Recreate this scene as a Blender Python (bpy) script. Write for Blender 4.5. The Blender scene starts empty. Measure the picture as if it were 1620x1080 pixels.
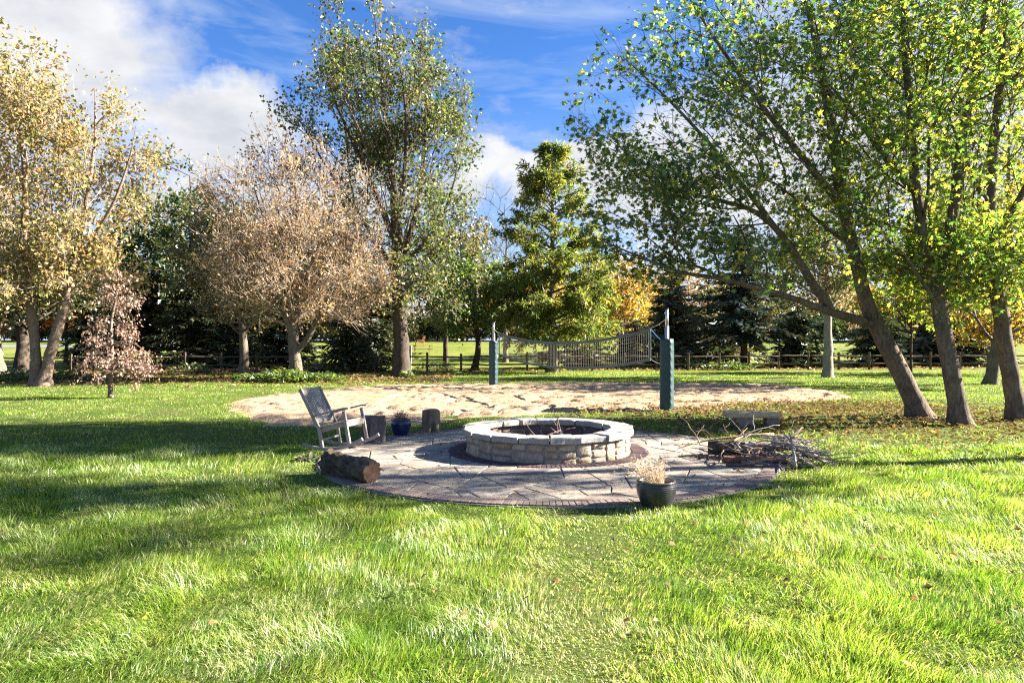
import bpy, math, random
import numpy as np
from mathutils import Vector, Matrix, Euler

R = math.radians
C = bpy.context.scene.collection
scene = bpy.context.scene

# ------------------------------------------------------------------ camera
CAM_H, FPX, HOR = 1.73, 1080.0, 543.0
cam = bpy.data.cameras.new("camera")
cam.lens = 24.0; cam.sensor_width = 36.0
cam.shift_y = 3.0 / 1620.0
cam.clip_start = 0.05; cam.clip_end = 2000
cam_o = bpy.data.objects.new("camera", cam); C.objects.link(cam_o)
cam_o.location = (0, 0, CAM_H); cam_o.rotation_euler = (R(90), 0, 0)
scene.camera = cam_o

# ------------------------------------------------------------------ light
SUN_EL, SUN_AZ = 25.5, 8.0            # azimuth from +X (right) towards +Y (away)
EXPOSURE = 2.9
SUN_STRENGTH = 4.6
SKY_STRENGTH = 0.11
to_sun = Vector((math.cos(R(SUN_EL)) * math.cos(R(SUN_AZ)), math.cos(R(SUN_EL)) * math.sin(R(SUN_AZ)), math.sin(R(SUN_EL))))
sun = bpy.data.lights.new("sun", 'SUN')
sun.energy = SUN_STRENGTH; sun.angle = R(0.53); sun.color = (1.0, 0.93, 0.80)
sun_o = bpy.data.objects.new("sun", sun); C.objects.link(sun_o)
sun_o.rotation_euler = (-to_sun).to_track_quat('-Z', 'Y').to_euler()
sun_o.location = (30, 12, 30)

vs = scene.view_settings
scene.display_settings.display_device = 'sRGB'
vs.view_transform = 'Standard'; vs.look = 'None'; vs.exposure = EXPOSURE; vs.gamma = 1.0; vs.use_curve_mapping = False
scene.render.engine = 'CYCLES'
scene.cycles.use_denoising = False
scene.cycles.use_adaptive_sampling = False
scene.cycles.pixel_filter_type = 'BLACKMAN_HARRIS'
scene.cycles.filter_width = 1.2
scene.cycles.max_bounces = 8
scene.cycles.diffuse_bounces = 4
scene.cycles.transmission_bounces = 6
scene.cycles.glossy_bounces = 3
scene.cycles.sample_clamp_indirect = 6.0


class NT:
    """small helper round a node tree"""
    def __init__(s, tree):
        s.t = tree; s.n = tree.nodes; s.l = tree.links
    def new(s, typ, **kw):
        n = s.n.new(typ)
        for k, v in kw.items():
            setattr(n, k, v)
        return n
    def set(s, sock, v):
        if isinstance(v, bpy.types.NodeSocket):
            s.l.new(v, sock)
        else:
            sock.default_value = v
    def math(s, op, a, b=None, c=None, clamp=False):
        n = s.new('ShaderNodeMath', operation=op); n.use_clamp = clamp
        for i, v in enumerate((a, b, c)):
            if v is not None:
                s.set(n.inputs[i], v)
        return n.outputs[0]
    def vmath(s, op, a, b=None):
        n = s.new('ShaderNodeVectorMath', operation=op)
        s.set(n.inputs[0], a)
        if b is not None:
            s.set(n.inputs[1], b)
        return n.outputs['Value'] if op in ('DOT_PRODUCT', 'LENGTH', 'DISTANCE') else n.outputs[0]
    def mix(s, fac, a, b, mode='MIX'):
        n = s.new('ShaderNodeMix', data_type='RGBA', blend_type=mode)
        s.set(n.inputs[0], fac)
        for k, v in ((6, a), (7, b)):
            s.set(n.inputs[k], v if isinstance(v, bpy.types.NodeSocket) else (*v[:3], 1))
        return n.outputs[2]
    def ramp(s, fac, stops, interp='LINEAR'):
        n = s.new('ShaderNodeValToRGB'); cr = n.color_ramp; cr.interpolation = interp
        while len(cr.elements) < len(stops):
            cr.elements.new(0.5)
        for e, (p, c) in zip(cr.elements, stops):
            e.position = p
            e.color = (*c[:3], 1) if isinstance(c, (tuple, list)) else (c, c, c, 1)
        s.set(n.inputs[0], fac)
        return n.outputs[0]
    def noise(s, vec, scale, detail=4, rough=0.55, dist=0.0):
        n = s.new('ShaderNodeTexNoise')
        n.inputs['Scale'].default_value = scale; n.inputs['Detail'].default_value = detail
        n.inputs['Roughness'].default_value = rough; n.inputs['Distortion'].default_value = dist
        if vec is not None:
            s.l.new(vec, n.inputs['Vector'])
        return n.outputs[0]
    def mapping(s, vec, scale=(1, 1, 1), loc=(0, 0, 0), rot=(0, 0, 0)):
        n = s.new('ShaderNodeMapping')
        n.inputs['Scale'].default_value = scale; n.inputs['Location'].default_value = loc; n.inputs['Rotation'].default_value = rot
        s.l.new(vec, n.inputs['Vector'])
        return n.outputs[0]
    def mixshader(s, fac, a, b):
        n = s.new('ShaderNodeMixShader')
        s.set(n.inputs[0], fac); s.l.new(a, n.inputs[1]); s.l.new(b, n.inputs[2])
        return n.outputs[0]
    def bump(s, h, strength=0.4, dist=0.02):
        n = s.new('ShaderNodeBump')
        n.inputs['Strength'].default_value = strength; n.inputs['Distance'].default_value = dist
        s.l.new(h, n.inputs['Height'])
        return n.outputs[0]


# ------------------------------------------------------------------ sky with clouds
world = bpy.data.worlds.new("World"); scene.world = world; world.use_nodes = True
w = NT(world.node_tree); w.n.clear()
sky = w.new('ShaderNodeTexSky', sky_type='NISHITA')
sky.sun_disc = False
sky.sun_elevation = R(SUN_EL); sky.sun_rotation = R(90 - SUN_AZ)
sky.altitude = 200; sky.air_density = 1.0; sky.dust_density = 0.6; sky.ozone_density = 2.5
hsv = w.new('ShaderNodeHueSaturation'); hsv.inputs['Saturation'].default_value = 1.15; hsv.inputs['Value'].default_value = 1.0
w.l.new(sky.outputs[0], hsv.inputs['Color'])
blue = w.mix(1.0, hsv.outputs[0], (0.105, 0.195, 0.305), 'MULTIPLY')      # a deep polarised blue
tc = w.new('ShaderNodeTexCoord'); D = tc.outputs['Generated']
sep = w.new('ShaderNodeSeparateXYZ'); w.l.new(D, sep.inputs[0])
def px_dir(px, py):
    return Vector(((px - 810) / FPX, 1.0, (HOR - py) / FPX)).normalized()
# warp of the direction, so that cloud edges billow
wn = w.new('ShaderNodeTexNoise'); wn.inputs['Scale'].default_value = 7.0; wn.inputs['Detail'].default_value = 7; wn.inputs['Roughness'].default_value = 0.6
w.l.new(D, wn.inputs['Vector'])
wv = w.vmath('SUBTRACT', wn.outputs['Color'], (0.5, 0.5, 0.5))
wsc = w.new('ShaderNodeVectorMath', operation='SCALE'); w.l.new(wv, wsc.inputs[0]); wsc.inputs['Scale'].default_value = 0.22
DW = w.vmath('ADD', D, wsc.outputs[0])
fbm = w.noise(w.mapping(D, (1, 1, 2.2)), 4.5, 9, 0.6)
fine = w.noise(w.mapping(D, (1, 1, 1.6)), 16.0, 7, 0.62)
def blob(px, py, sx, sz, gain):
    d = px_dir(px, py)
    v = w.vmath('SUBTRACT', DW, tuple(d))
    v = w.vmath('MULTIPLY', v, (1 / sx, 1 / sx, 1 / sz))
    r = w.vmath('LENGTH', v)
    return w.math('MULTIPLY', w.math('SUBTRACT', 1.0, r, clamp=True), gain)
blobs = [(75, 60, 0.20, 0.15, 1.5), (-150, 90, 0.3, 0.2, 1.4), (365, 190, 0.12, 0.075, 1.6), (880, 262, 0.17, 0.045, 1.9), (760, 290, 0.10, 0.05, 1.4), (250, 290, 0.2, 0.06, 1.1), (480, 320, 0.3, 0.07, 1.0),
         (1150, 290, 0.26, 0.13, 1.3), (1380, 220, 0.3, 0.2, 1.3), (1700, 200, 0.45, 0.3, 1.3), (-700, 220, 0.5, 0.2, 1.2)]
acc = None
for b in blobs:
    o = blob(*b)
    acc = o if acc is None else w.math('MAXIMUM', acc, o)
# broken cloud over the rest of the sky, thin streaks between
field = w.math('MULTIPLY', w.math('SUBTRACT', fbm, 0.50, clamp=True), 2.2)
tot = w.math('ADD', acc, field)
tot = w.math('ADD', tot, w.math('MULTIPLY', w.math('SUBTRACT', fine, 0.5), 0.42))
cmask = w.ramp(tot, [(0.14, 0.0), (0.40, 0.40), (0.85, 0.95)])
streak = w.noise(w.mapping(D, (1.2, 1.2, 7.0), rot=(0, R(14), 0)), 3.0, 7, 0.6, 0.6)
smask = w.math('MULTIPLY', w.ramp(streak, [(0.42, 0.0), (0.78, 0.55)]), 1.0)
low = w.ramp(sep.outputs[2], [(0.0, 0.85), (0.16, 0.42), (0.34, 0.06), (0.6, 0.0)])
cshade = w.ramp(w.noise(w.mapping(D, (1, 1, 2.0), loc=(0.1, 0, -0.05)), 9.0, 6, 0.55), [(0.30, (0.86, 0.89, 0.95)), (0.60, (1.22, 1.21, 1.2))])
c1 = w.mix(w.math('MAXIMUM', smask, low), blue, (0.95, 1.1, 1.3))
c2 = w.mix(cmask, c1, cshade)
bg = w.new('ShaderNodeBackground'); bg.inputs['Strength'].default_value = SKY_STRENGTH
w.l.new(c2, bg.inputs['Color'])
wo = w.new('ShaderNodeOutputWorld'); w.l.new(bg.outputs[0], wo.inputs['Surface'])


# ------------------------------------------------------------------ placing helpers
def G(px, py):
    """pixel on the flat ground -> (X, Y)"""
    Y = CAM_H * FPX / (py - HOR)
    return ((px - 810) / FPX * Y, Y)
def P(px, py, Y):
    """pixel at a known distance"""
    return ((px - 810) / FPX * Y, Y, CAM_H + (HOR - py) / FPX * Y)
def ground_z(x, y):
    """the yard is flat; behind the fence the neighbour's lawn rises a little"""
    y = np.asarray(y, float)
    t = np.clip((y - 47) / 36.0, 0, 1)
    return 2.1 * (t * t * (3 - 2 * t)) * 0.85 + 2.1 * 0.15 * np.clip((y - 47) / 36.0, 0, 1)

_tab = np.random.RandomState(7).rand(256, 256)
def vnoise(x, y, seed=0):
    x = np.asarray(x, float) + seed * 17.31; y = np.asarray(y, float) + seed * 9.17
    xi = np.floor(x).astype(int); yi = np.floor(y).astype(int)
    fx = x - xi; fy = y - yi
    fx = fx * fx * (3 - 2 * fx); fy = fy * fy * (3 - 2 * fy)
    g = lambda a, b: _tab[a % 256, b % 256]
    return (g(xi, yi) * (1 - fx) + g(xi + 1, yi) * fx) * (1 - fy) + (g(xi, yi + 1) * (1 - fx) + g(xi + 1, yi + 1) * fx) * fy
def fnoise(x, y, seed=0, oct=3):
    s = 0; a = 0.5; f = 1; n = 0
    for i in range(oct):
        s = s + a * vnoise(np.asarray(x) * f, np.asarray(y) * f, seed + i); n += a; a *= 0.5; f *= 2.03
    return s / n

def np_mesh(name, V, polys, smooth=True):
    """mesh from numpy arrays; polys: list of (M,k) index arrays"""
    me = bpy.data.meshes.new(name)
    V = np.asarray(V, np.float32).reshape(-1, 3)
    polys = [np.asarray(p, np.int32) for p in polys if len(p)]
    loops = np.concatenate([p.ravel() for p in polys])
    tot = np.concatenate([np.full(len(p), p.shape[1], np.int32) for p in polys])
    start = np.concatenate([[0], np.cumsum(tot)[:-1]]).astype(np.int32)
    me.vertices.add(len(V)); me.vertices.foreach_set('co', V.ravel())
    me.loops.add(len(loops)); me.loops.foreach_set('vertex_index', loops)
    me.polygons.add(len(tot)); me.polygons.foreach_set('loop_start', start)
    me.polygons.foreach_set('use_smooth', np.full(len(tot), smooth, bool))
    me.update(calc_edges=True)
    return me

def link(name, me, mat=None, parent=None, loc=None):
    o = bpy.data.objects.new(name, me); C.objects.link(o)
    if mat is not None and len(me.materials) == 0:
        me.materials.append(mat)
    if parent is not None:
        o.parent = parent
    if loc is not None:
        o.location = loc
    return o
def tag(o, label, cat, group=None):
    o['label'] = label; o['category'] = cat
    if group:
        o['group'] = group
    return o
def thing(name, label, cat, loc=(0, 0, 0), rz=0.0, group=None):
    o = bpy.data.objects.new(name, None); C.objects.link(o)
    o.location = loc; o.rotation_euler = (0, 0, rz); o.empty_display_size = 0.2
    return tag(o, label, cat, group)
def structure(o):
    o['kind'] = 'structure'; return o
def stuff(o):
    o['kind'] = 'stuff'; return o
def copy_tree(root, loc, rz=0, scale=1.0, label=None):
    r = root.copy(); C.objects.link(r); r.location = loc; r.rotation_euler = (0, 0, rz); r.scale = (scale,) * 3
    if label:
        r['label'] = label
    for ch in root.children:
        c = ch.copy(); C.objects.link(c); c.parent = r
        for g in ch.children:
            d = g.copy(); C.objects.link(d); d.parent = c
    return r

class MB:
    """collects verts and faces for one mesh"""
    def __init__(s):
        s.v = []; s.f = []
    def add(s, V, F):
        b = len(s.v); s.v += [tuple(map(float, p)) for p in V]; s.f += [tuple(int(i) + b for i in f) for f in F]
    def box(s, lo, hi):
        x0, y0, z0 = lo; x1, y1, z1 = hi
        s.add([(x0, y0, z0), (x1, y0, z0), (x1, y1, z0), (x0, y1, z0), (x0, y0, z1), (x1, y0, z1), (x1, y1, z1), (x0, y1, z1)],
              [(0, 3, 2, 1), (4, 5, 6, 7), (0, 1, 5, 4), (1, 2, 6, 5), (2, 3, 7, 6), (3, 0, 4, 7)])
    def beam(s, p0, p1, wd, ht, side=(0, 1, 0), ch=0.004):
        """bar with an octagonal (chamfered) section; side = direction of the width"""
        p0 = Vector(p0); p1 = Vector(p1); t = (p1 - p0).normalized(); a = Vector(side); a = (a - t * a.dot(t)).normalized(); b = t.cross(a)
        hw, hh = wd / 2, ht / 2; c = min(ch, hw * 0.5, hh * 0.5)
        sec = [(-hw + c, -hh), (hw - c, -hh), (hw, -hh + c), (hw, hh - c), (hw - c, hh), (-hw + c, hh), (-hw, hh - c), (-hw, -hh + c)]
        V = []
        for p in (p0, p1):
            V += [p + a * x + b * y for x, y in sec]
        s.add(V, [tuple(range(7, -1, -1)), tuple(range(8, 16))] + [(i, (i + 1) % 8, 8 + (i + 1) % 8, 8 + i) for i in range(8)])
    def tube(s, pts, rad, k=6, caps=True):
        V, F = tube_vf(pts, rad, k, caps); s.add(V, F)
    def build(s, name, mat, parent=None, smooth=False, loc=None):
        me = bpy.data.meshes.new(name); me.from_pydata(s.v, [], s.f); me.update()
        if smooth:
            me.polygons.foreach_set('use_smooth', [True] * len(me.polygons))
        return link(name, me, mat, parent, loc)

def tube_vf(pts, rad, k=6, caps=True):
    pts = np.asarray(pts, float); n = len(pts); rad = np.broadcast_to(np.asarray(rad, float), (n,))
    tan = np.gradient(pts, axis=0); tan /= np.linalg.norm(tan, axis=1)[:, None] + 1e-9
    ref = np.array([0.31, 0.95, 0.03]) if abs(tan[0] @ np.array([0.31, 0.95, 0.03])) < 0.9 else np.array([0.9, -0.2, 0.4])
    V = []
    for p, t, r in zip(pts, tan, rad):
        u = np.cross(t, ref); u /= np.linalg.norm(u) + 1e-9; v = np.cross(t, u)
        for i in range(k):
            a = 2 * math.pi * i / k
            V.append(p + r * (math.cos(a) * u + math.sin(a) * v))
    F = []
    for j in range(n - 1):
        for i in range(k):
            F.append((j * k + i, j * k + (i + 1) % k, (j + 1) * k + (i + 1) % k, (j + 1) * k + i))
    if caps:
        F.append(tuple(range(k - 1, -1, -1))); F.append(tuple((n - 1) * k + i for i in range(k)))
    return V, F

def lathe_vf(profile, k=32, wob=None):
    V = []; F = []
    n = len(profile)
    for j, (r, z) in enumerate(profile):
        for i in range(k):
            a = 2 * math.pi * i / k
            rr = r * (wob(a, z) if wob else 1.0)
            V.append((rr * math.cos(a), rr * math.sin(a), z))
    for j in range(n - 1):
        for i in range(k):
            F.append((j * k + i, j * k + (i + 1) % k, (j + 1) * k + (i + 1) % k, (j + 1) * k + i))
    return V, F


# ------------------------------------------------------------------ materials
def new_mat(name):
    m = bpy.data.materials.new(name); m.use_nodes = True
    t = NT(m.node_tree); t.n.clear()
    out = t.new('ShaderNodeOutputMaterial')
    return m, t, out
def finish(t, out, col, rough=0.8, bump=None, metal=0.0, spec=0.3):
    b = t.new('ShaderNodeBsdfPrincipled')
    t.set(b.inputs['Base Color'], col if isinstance(col, bpy.types.NodeSocket) else (*col, 1))
    t.set(b.inputs['Roughness'], rough); t.set(b.inputs['Metallic'], metal)
    b.inputs['Specular IOR Level'].default_value = spec
    if bump is not None:
        t.l.new(bump, b.inputs['Normal'])
    t.l.new(b.outputs[0], out.inputs['Surface'])

def leaf_mat(name, cols, transl=0.5, gloss=0.06, tcol=1.3, rough=0.4, tb=0.55):
    """cols: list of linear colours spread over the leaves"""
    m, t, out = new_mat(name)
    g = t.new('ShaderNodeNewGeometry')
    n = len(cols)
    pn = t.noise(g.outputs['Position'], 0.55, 2, 0.5)
    rf = t.math('FRACT', t.math('ADD', t.math('MULTIPLY', g.outputs['Random Per Island'], 0.62), t.math('MULTIPLY', pn, 1.5)))
    c = t.ramp(rf, [((i + 0.5) / n, q) for i, q in enumerate(cols)])
    h = t.new('ShaderNodeHueSaturation'); t.l.new(c, h.inputs['Color'])
    t.l.new(t.math('ADD', t.math('MULTIPLY', t.math('FRACT', t.math('MULTIPLY', g.outputs['Random Per Island'], 37.7)), 0.5), 0.75), h.inputs['Value'])
    d = t.new('ShaderNodeBsdfDiffuse'); t.l.new(h.outputs[0], d.inputs['Color'])
    tr = t.new('ShaderNodeBsdfTranslucent')
    tm = t.mix(1.0, h.outputs[0], (tcol, tcol * 1.05 if tb < 0.7 else tcol, tcol * tb), 'MULTIPLY'); t.l.new(tm, tr.inputs['Color'])
    gl = t.new('ShaderNodeBsdfGlossy'); gl.inputs['Roughness'].default_value = rough; gl.inputs['Color'].default_value = (0.9, 0.95, 1, 1)
    s = t.mixshader(transl, d.outputs[0], tr.outputs[0])
    s = t.mixshader(gloss, s, gl.outputs[0])
    t.l.new(s, out.inputs['Surface'])
    return m

def bark_mat(name, a, b, scale=6.0, zs=0.22, bump=0.6):
    m, t, out = new_mat(name)
    tcn = t.new('ShaderNodeTexCoord'); v = tcn.outputs['Object']
    v2 = t.mapping(v, (1, 1, zs))
    n1 = t.noise(v2, scale * 3, 6, 0.65, 0.4); n2 = t.noise(v, scale * 0.35, 3)
    f = t.math('ADD', t.math('MULTIPLY', n1, 0.7), t.math('MULTIPLY', n2, 0.4))
    c = t.ramp(f, [(0.34, a), (0.68, b)])
    finish(t, out, c, 0.92, t.bump(n1, bump, 0.05), spec=0.1)
    return m

M = {}
M['bark_grey'] = bark_mat('bark_grey', (0.045, 0.036, 0.028), (0.19, 0.155, 0.12))
M['bark_dark'] = bark_mat('bark_dark', (0.022, 0.017, 0.013), (0.10, 0.078, 0.06))
M['bark_maple'] = bark_mat('bark_maple', (0.035, 0.025, 0.02), (0.21, 0.16, 0.125), 7, 0.25, 0.9)
M['bark_birch'] = bark_mat('bark_birch', (0.06, 0.04, 0.03), (0.27, 0.195, 0.15), 6, 0.5, 0.9)
M['twig_pale'] = bark_mat('twig_pale', (0.20, 0.15, 0.11), (0.40, 0.31, 0.235), 5)
M['bark_pale'] = bark_mat('bark_pale', (0.13, 0.11, 0.09), (0.32, 0.28, 0.23), 5, 0.3)

M['leaf_maple'] = leaf_mat('leaf_maple', [(0.035, 0.07, 0.032), (0.055, 0.105, 0.03), (0.10, 0.16, 0.028), (0.17, 0.22, 0.035), (0.05, 0.095, 0.032), (0.26, 0.25, 0.04)], 0.58, 0.03, 2.4, 0.4)
M['leaf_maple_lime'] = leaf_mat('leaf_maple_lime', [(0.05, 0.095, 0.03), (0.09, 0.15, 0.03), (0.16, 0.22, 0.032), (0.24, 0.27, 0.04), (0.08, 0.135, 0.03), (0.33, 0.29, 0.045)], 0.62, 0.03, 2.4, 0.4)
M['leaf_tall'] = leaf_mat('leaf_tall', [(0.045, 0.075, 0.022), (0.075, 0.11, 0.03), (0.12, 0.145, 0.045), (0.22, 0.19, 0.085), (0.06, 0.09, 0.025), (0.32, 0.25, 0.13), (0.085, 0.11, 0.03)], 0.42, 0.025, 1.5)
M['leaf_peach'] = leaf_mat('leaf_peach', [(0.52, 0.35, 0.19), (0.40, 0.29, 0.12), (0.20, 0.21, 0.06), (0.11, 0.14, 0.04), (0.56, 0.40, 0.25), (0.60, 0.45, 0.31), (0.24, 0.24, 0.07), (0.13, 0.15, 0.045), (0.36, 0.23, 0.12)], 0.45, 0.0, 1.25, tb=0.85)
M['leaf_tan'] = leaf_mat('leaf_tan', [(0.40, 0.23, 0.12), (0.46, 0.31, 0.18), (0.28, 0.21, 0.075), (0.46, 0.24, 0.085), (0.16, 0.16, 0.055), (0.12, 0.10, 0.05), (0.56, 0.43, 0.33)], 0.45, 0.0, 1.25, tb=0.85)
M['leaf_purple'] = leaf_mat('leaf_purple', [(0.26, 0.14, 0.10), (0.38, 0.24, 0.19), (0.08, 0.075, 0.03), (0.15, 0.08, 0.06), (0.32, 0.19, 0.12), (0.44, 0.30, 0.24)], 0.35, 0.03, 1.1, 0.4, 0.85)
M['leaf_dark'] = leaf_mat('leaf_dark', [(0.028, 0.055, 0.025), (0.045, 0.075, 0.026), (0.065, 0.09, 0.03), (0.14, 0.13, 0.045)], 0.35, 0.03, 1.5)
M['leaf_olive'] = leaf_mat('leaf_olive', [(0.06, 0.08, 0.022), (0.10, 0.11, 0.03), (0.18, 0.14, 0.05), (0.05, 0.07, 0.02), (0.25, 0.17, 0.08)], 0.4, 0.06, 1.4)
M['leaf_green'] = leaf_mat('leaf_green', [(0.045, 0.09, 0.02), (0.06, 0.12, 0.025), (0.09, 0.15, 0.03), (0.16, 0.17, 0.03)], 0.45, 0.06, 1.9)
M['leaf_lime'] = leaf_mat('leaf_lime', [(0.13, 0.19, 0.03), (0.20, 0.22, 0.03), (0.30, 0.24, 0.035), (0.10, 0.15, 0.03), (0.34, 0.20, 0.03)], 0.5, 0.05, 1.8)
M['leaf_gold'] = leaf_mat('leaf_gold', [(0.42, 0.24, 0.04), (0.48, 0.32, 0.05), (0.30, 0.22, 0.05), (0.45, 0.20, 0.04), (0.22, 0.20, 0.05)], 0.5, 0.04, 1.5)
M['leaf_red'] = leaf_mat('leaf_red', [(0.42, 0.10, 0.05), (0.50, 0.17, 0.06), (0.36, 0.08, 0.06), (0.50, 0.26, 0.08)], 0.5, 0.05, 1.5)
M['leaf_cypress'] = leaf_mat('leaf_cypress', [(0.06, 0.10, 0.03), (0.11, 0.145, 0.035), (0.24, 0.20, 0.04), (0.38, 0.23, 0.045), (0.10, 0.13, 0.03), (0.22, 0.20, 0.035), (0.07, 0.11, 0.03)], 0.5, 0.02, 1.8)
M['needle_dark'] = leaf_mat('needle_dark', [(0.025, 0.045, 0.024), (0.045, 0.068, 0.03), (0.08, 0.09, 0.04), (0.15, 0.12, 0.06)], 0.3, 0.05, 1.2)
M['needle_blue'] = leaf_mat('needle_blue', [(0.035, 0.06, 0.06), (0.05, 0.08, 0.075), (0.07, 0.085, 0.06), (0.13, 0.10, 0.06)], 0.15, 0.015, 1.2)
M['needle_green'] = leaf_mat('needle_green', [(0.035, 0.055, 0.028), (0.06, 0.075, 0.034), (0.11, 0.105, 0.05), (0.20, 0.15, 0.08)], 0.25, 0.05, 1.2)
M['litter'] = leaf_mat('litter', [(0.17, 0.10, 0.05), (0.24, 0.15, 0.08), (0.09, 0.055, 0.03), (0.34, 0.17, 0.05), (0.40, 0.28, 0.08), (0.12, 0.075, 0.04), (0.30, 0.23, 0.15)], 0.25, 0.0, 1.2)
M['litter_red'] = leaf_mat('litter_red', [(0.30, 0.14, 0.075), (0.36, 0.18, 0.10), (0.22, 0.10, 0.06), (0.42, 0.25, 0.15)], 0.2, 0.03, 1.1)
M['yellow_leaf'] = leaf_mat('yellow_leaf', [(0.55, 0.45, 0.06), (0.6, 0.42, 0.05)], 0.4, 0.04, 1.2)
M['brown_leaf'] = leaf_mat('brown_leaf', [(0.30, 0.16, 0.07), (0.38, 0.22, 0.09), (0.26, 0.16, 0.09)], 0.3, 0.0, 1.1)

# grass blades: patchy green to straw
m, t, out = new_mat('grass'); M['grass'] = m
g = t.new('ShaderNodeNewGeometry')
pn = t.noise(t.mapping(g.outputs['Position'], (1, 1, 0.0)), 0.8, 3, 0.6)
pn2 = t.noise(t.mapping(g.outputs['Position'], (1, 1, 0.0)), 2.6, 3, 0.6)
f = t.math('ADD', t.math('MULTIPLY', g.outputs['Random Per Island'], 0.45), t.math('ADD', t.math('MULTIPLY', pn, 0.6), t.math('MULTIPLY', pn2, 0.35)))
c = t.ramp(f, [(0.36, (0.04, 0.105, 0.011)), (0.58, (0.10, 0.195, 0.020)), (0.80, (0.185, 0.262, 0.034)), (0.98, (0.32, 0.34, 0.11))])
strawn = t.noise(t.mapping(g.outputs['Position'], (1, 1, 0.0), loc=(3.3, 7.1, 0)), 1.3, 4, 0.65)
gp = t.new('ShaderNodeSeparateXYZ'); t.l.new(g.outputs['Position'], gp.inputs[0])
wayd = t.math('DIVIDE', t.math('SUBTRACT', gp.outputs[0], t.math('ADD', t.math('MULTIPLY', gp.outputs[1], 0.11), -0.03)), 0.55)
way = t.math('MULTIPLY', t.math('MULTIPLY', t.math('SUBTRACT', 1.0, t.math('MULTIPLY', wayd, wayd), clamp=True), t.math('LESS_THAN', gp.outputs[1], 7.4)), 0.35)   # the trodden way from the patio
straw = t.math('GREATER_THAN', t.math('FRACT', t.math('MULTIPLY', g.outputs['Random Per Island'], 91.3)), t.math('SUBTRACT', t.ramp(strawn, [(0.42, 0.97), (0.64, 0.68)]), way))
c = t.mix(straw, c, (0.44, 0.40, 0.22))
d = t.new('ShaderNodeBsdfDiffuse'); t.l.new(c, d.inputs['Color'])
tr = t.new('ShaderNodeBsdfTranslucent'); t.l.new(t.mix(1.0, c, (1.7, 1.75, 0.8), 'MULTIPLY'), tr.inputs['Color'])
gl = t.new('ShaderNodeBsdfGlossy'); gl.inputs['Roughness'].default_value = 0.45; gl.inputs['Color'].default_value = (0.95, 1, 0.9, 1)
lw = t.new('ShaderNodeMapRange'); lw.inputs['From Min'].default_value = 0.42; lw.inputs['From Max'].default_value = 0.62; lw.inputs['To Min'].default_value = 0.01; lw.inputs['To Max'].default_value = 0.07
t.l.new(t.noise(t.mapping(g.outputs['Position'], (1, 1, 0.0)), 1.7, 3, 0.6), lw.inputs['Value'])
s = t.mixshader(0.45, d.outputs[0], tr.outputs[0]); s = t.mixshader(lw.outputs[0], s, gl.outputs[0])
t.l.new(s, out.inputs['Surface'])

M['grass_far'] = M['grass'].copy(); M['grass_far'].name = 'grass_far'
for nd in M['grass_far'].node_tree.nodes:
    if nd.type == 'MAP_RANGE':
        nd.inputs['To Min'].default_value = 0.0; nd.inputs['To Max'].default_value = 0.02

# lawn sheet
m, t, out = new_mat('lawn'); M['lawn'] = m
g = t.new('ShaderNodeNewGeometry'); v = g.outputs['Position']
big = t.noise(v, 0.35, 4, 0.6); mid = t.noise(v, 2.5, 4, 0.6); fin = t.noise(t.mapping(v, (1, 1, 1)), 45, 4, 0.7)
f = t.math('ADD', t.math('MULTIPLY', big, 0.5), t.math('ADD', t.math('MULTIPLY', mid, 0.3), t.math('MULTIPLY', fin, 0.35)))
c = t.ramp(f, [(0.36, (0.03, 0.05, 0.010)), (0.52, (0.055, 0.085, 0.016)), (0.66, (0.10, 0.12, 0.03)), (0.80, (0.17, 0.14, 0.06))])
sp = t.new('ShaderNodeSeparateXYZ'); t.l.new(v, sp.inputs[0])
earth = t.ramp(t.math('ADD', t.noise(v, 0.5, 4, 0.65), t.math('MULTIPLY', t.noise(v, 9, 3), 0.3)), [(0.74, 0.0), (0.86, 0.75)])
c = t.mix(earth, c, (0.11, 0.08, 0.05))
yonder = t.ramp(t.math('DIVIDE', sp.outputs[1], 100.0), [(0.40, 0.0), (0.43, 1.0)])
c = t.mix(yonder, c, t.ramp(f, [(0.36, (0.06, 0.09, 0.015)), (0.6, (0.15, 0.18, 0.03)), (0.85, (0.26, 0.22, 0.07))]))
finish(t, out, c, 0.95, t.bump(fin, 0.8, 0.05), spec=0.1)

# sand
m, t, out = new_mat('sand'); M['sand'] = m
g = t.new('ShaderNodeNewGeometry'); v = g.outputs['Position']
n1 = t.noise(v, 1.2, 5, 0.6); n2 = t.noise(v, 30, 4, 0.7)
c = t.ramp(t.math('ADD', t.math('MULTIPLY', n1, 0.7), t.math('MULTIPLY', n2, 0.3)), [(0.3, (0.25, 0.17, 0.105)), (0.7, (0.41, 0.29, 0.19))])
finish(t, out, c, 0.95, t.bump(t.math('ADD', t.noise(v, 7, 4, 0.6), t.math('MULTIPLY', n2, 0.3)), 0.7, 0.05), spec=0.1)

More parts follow.
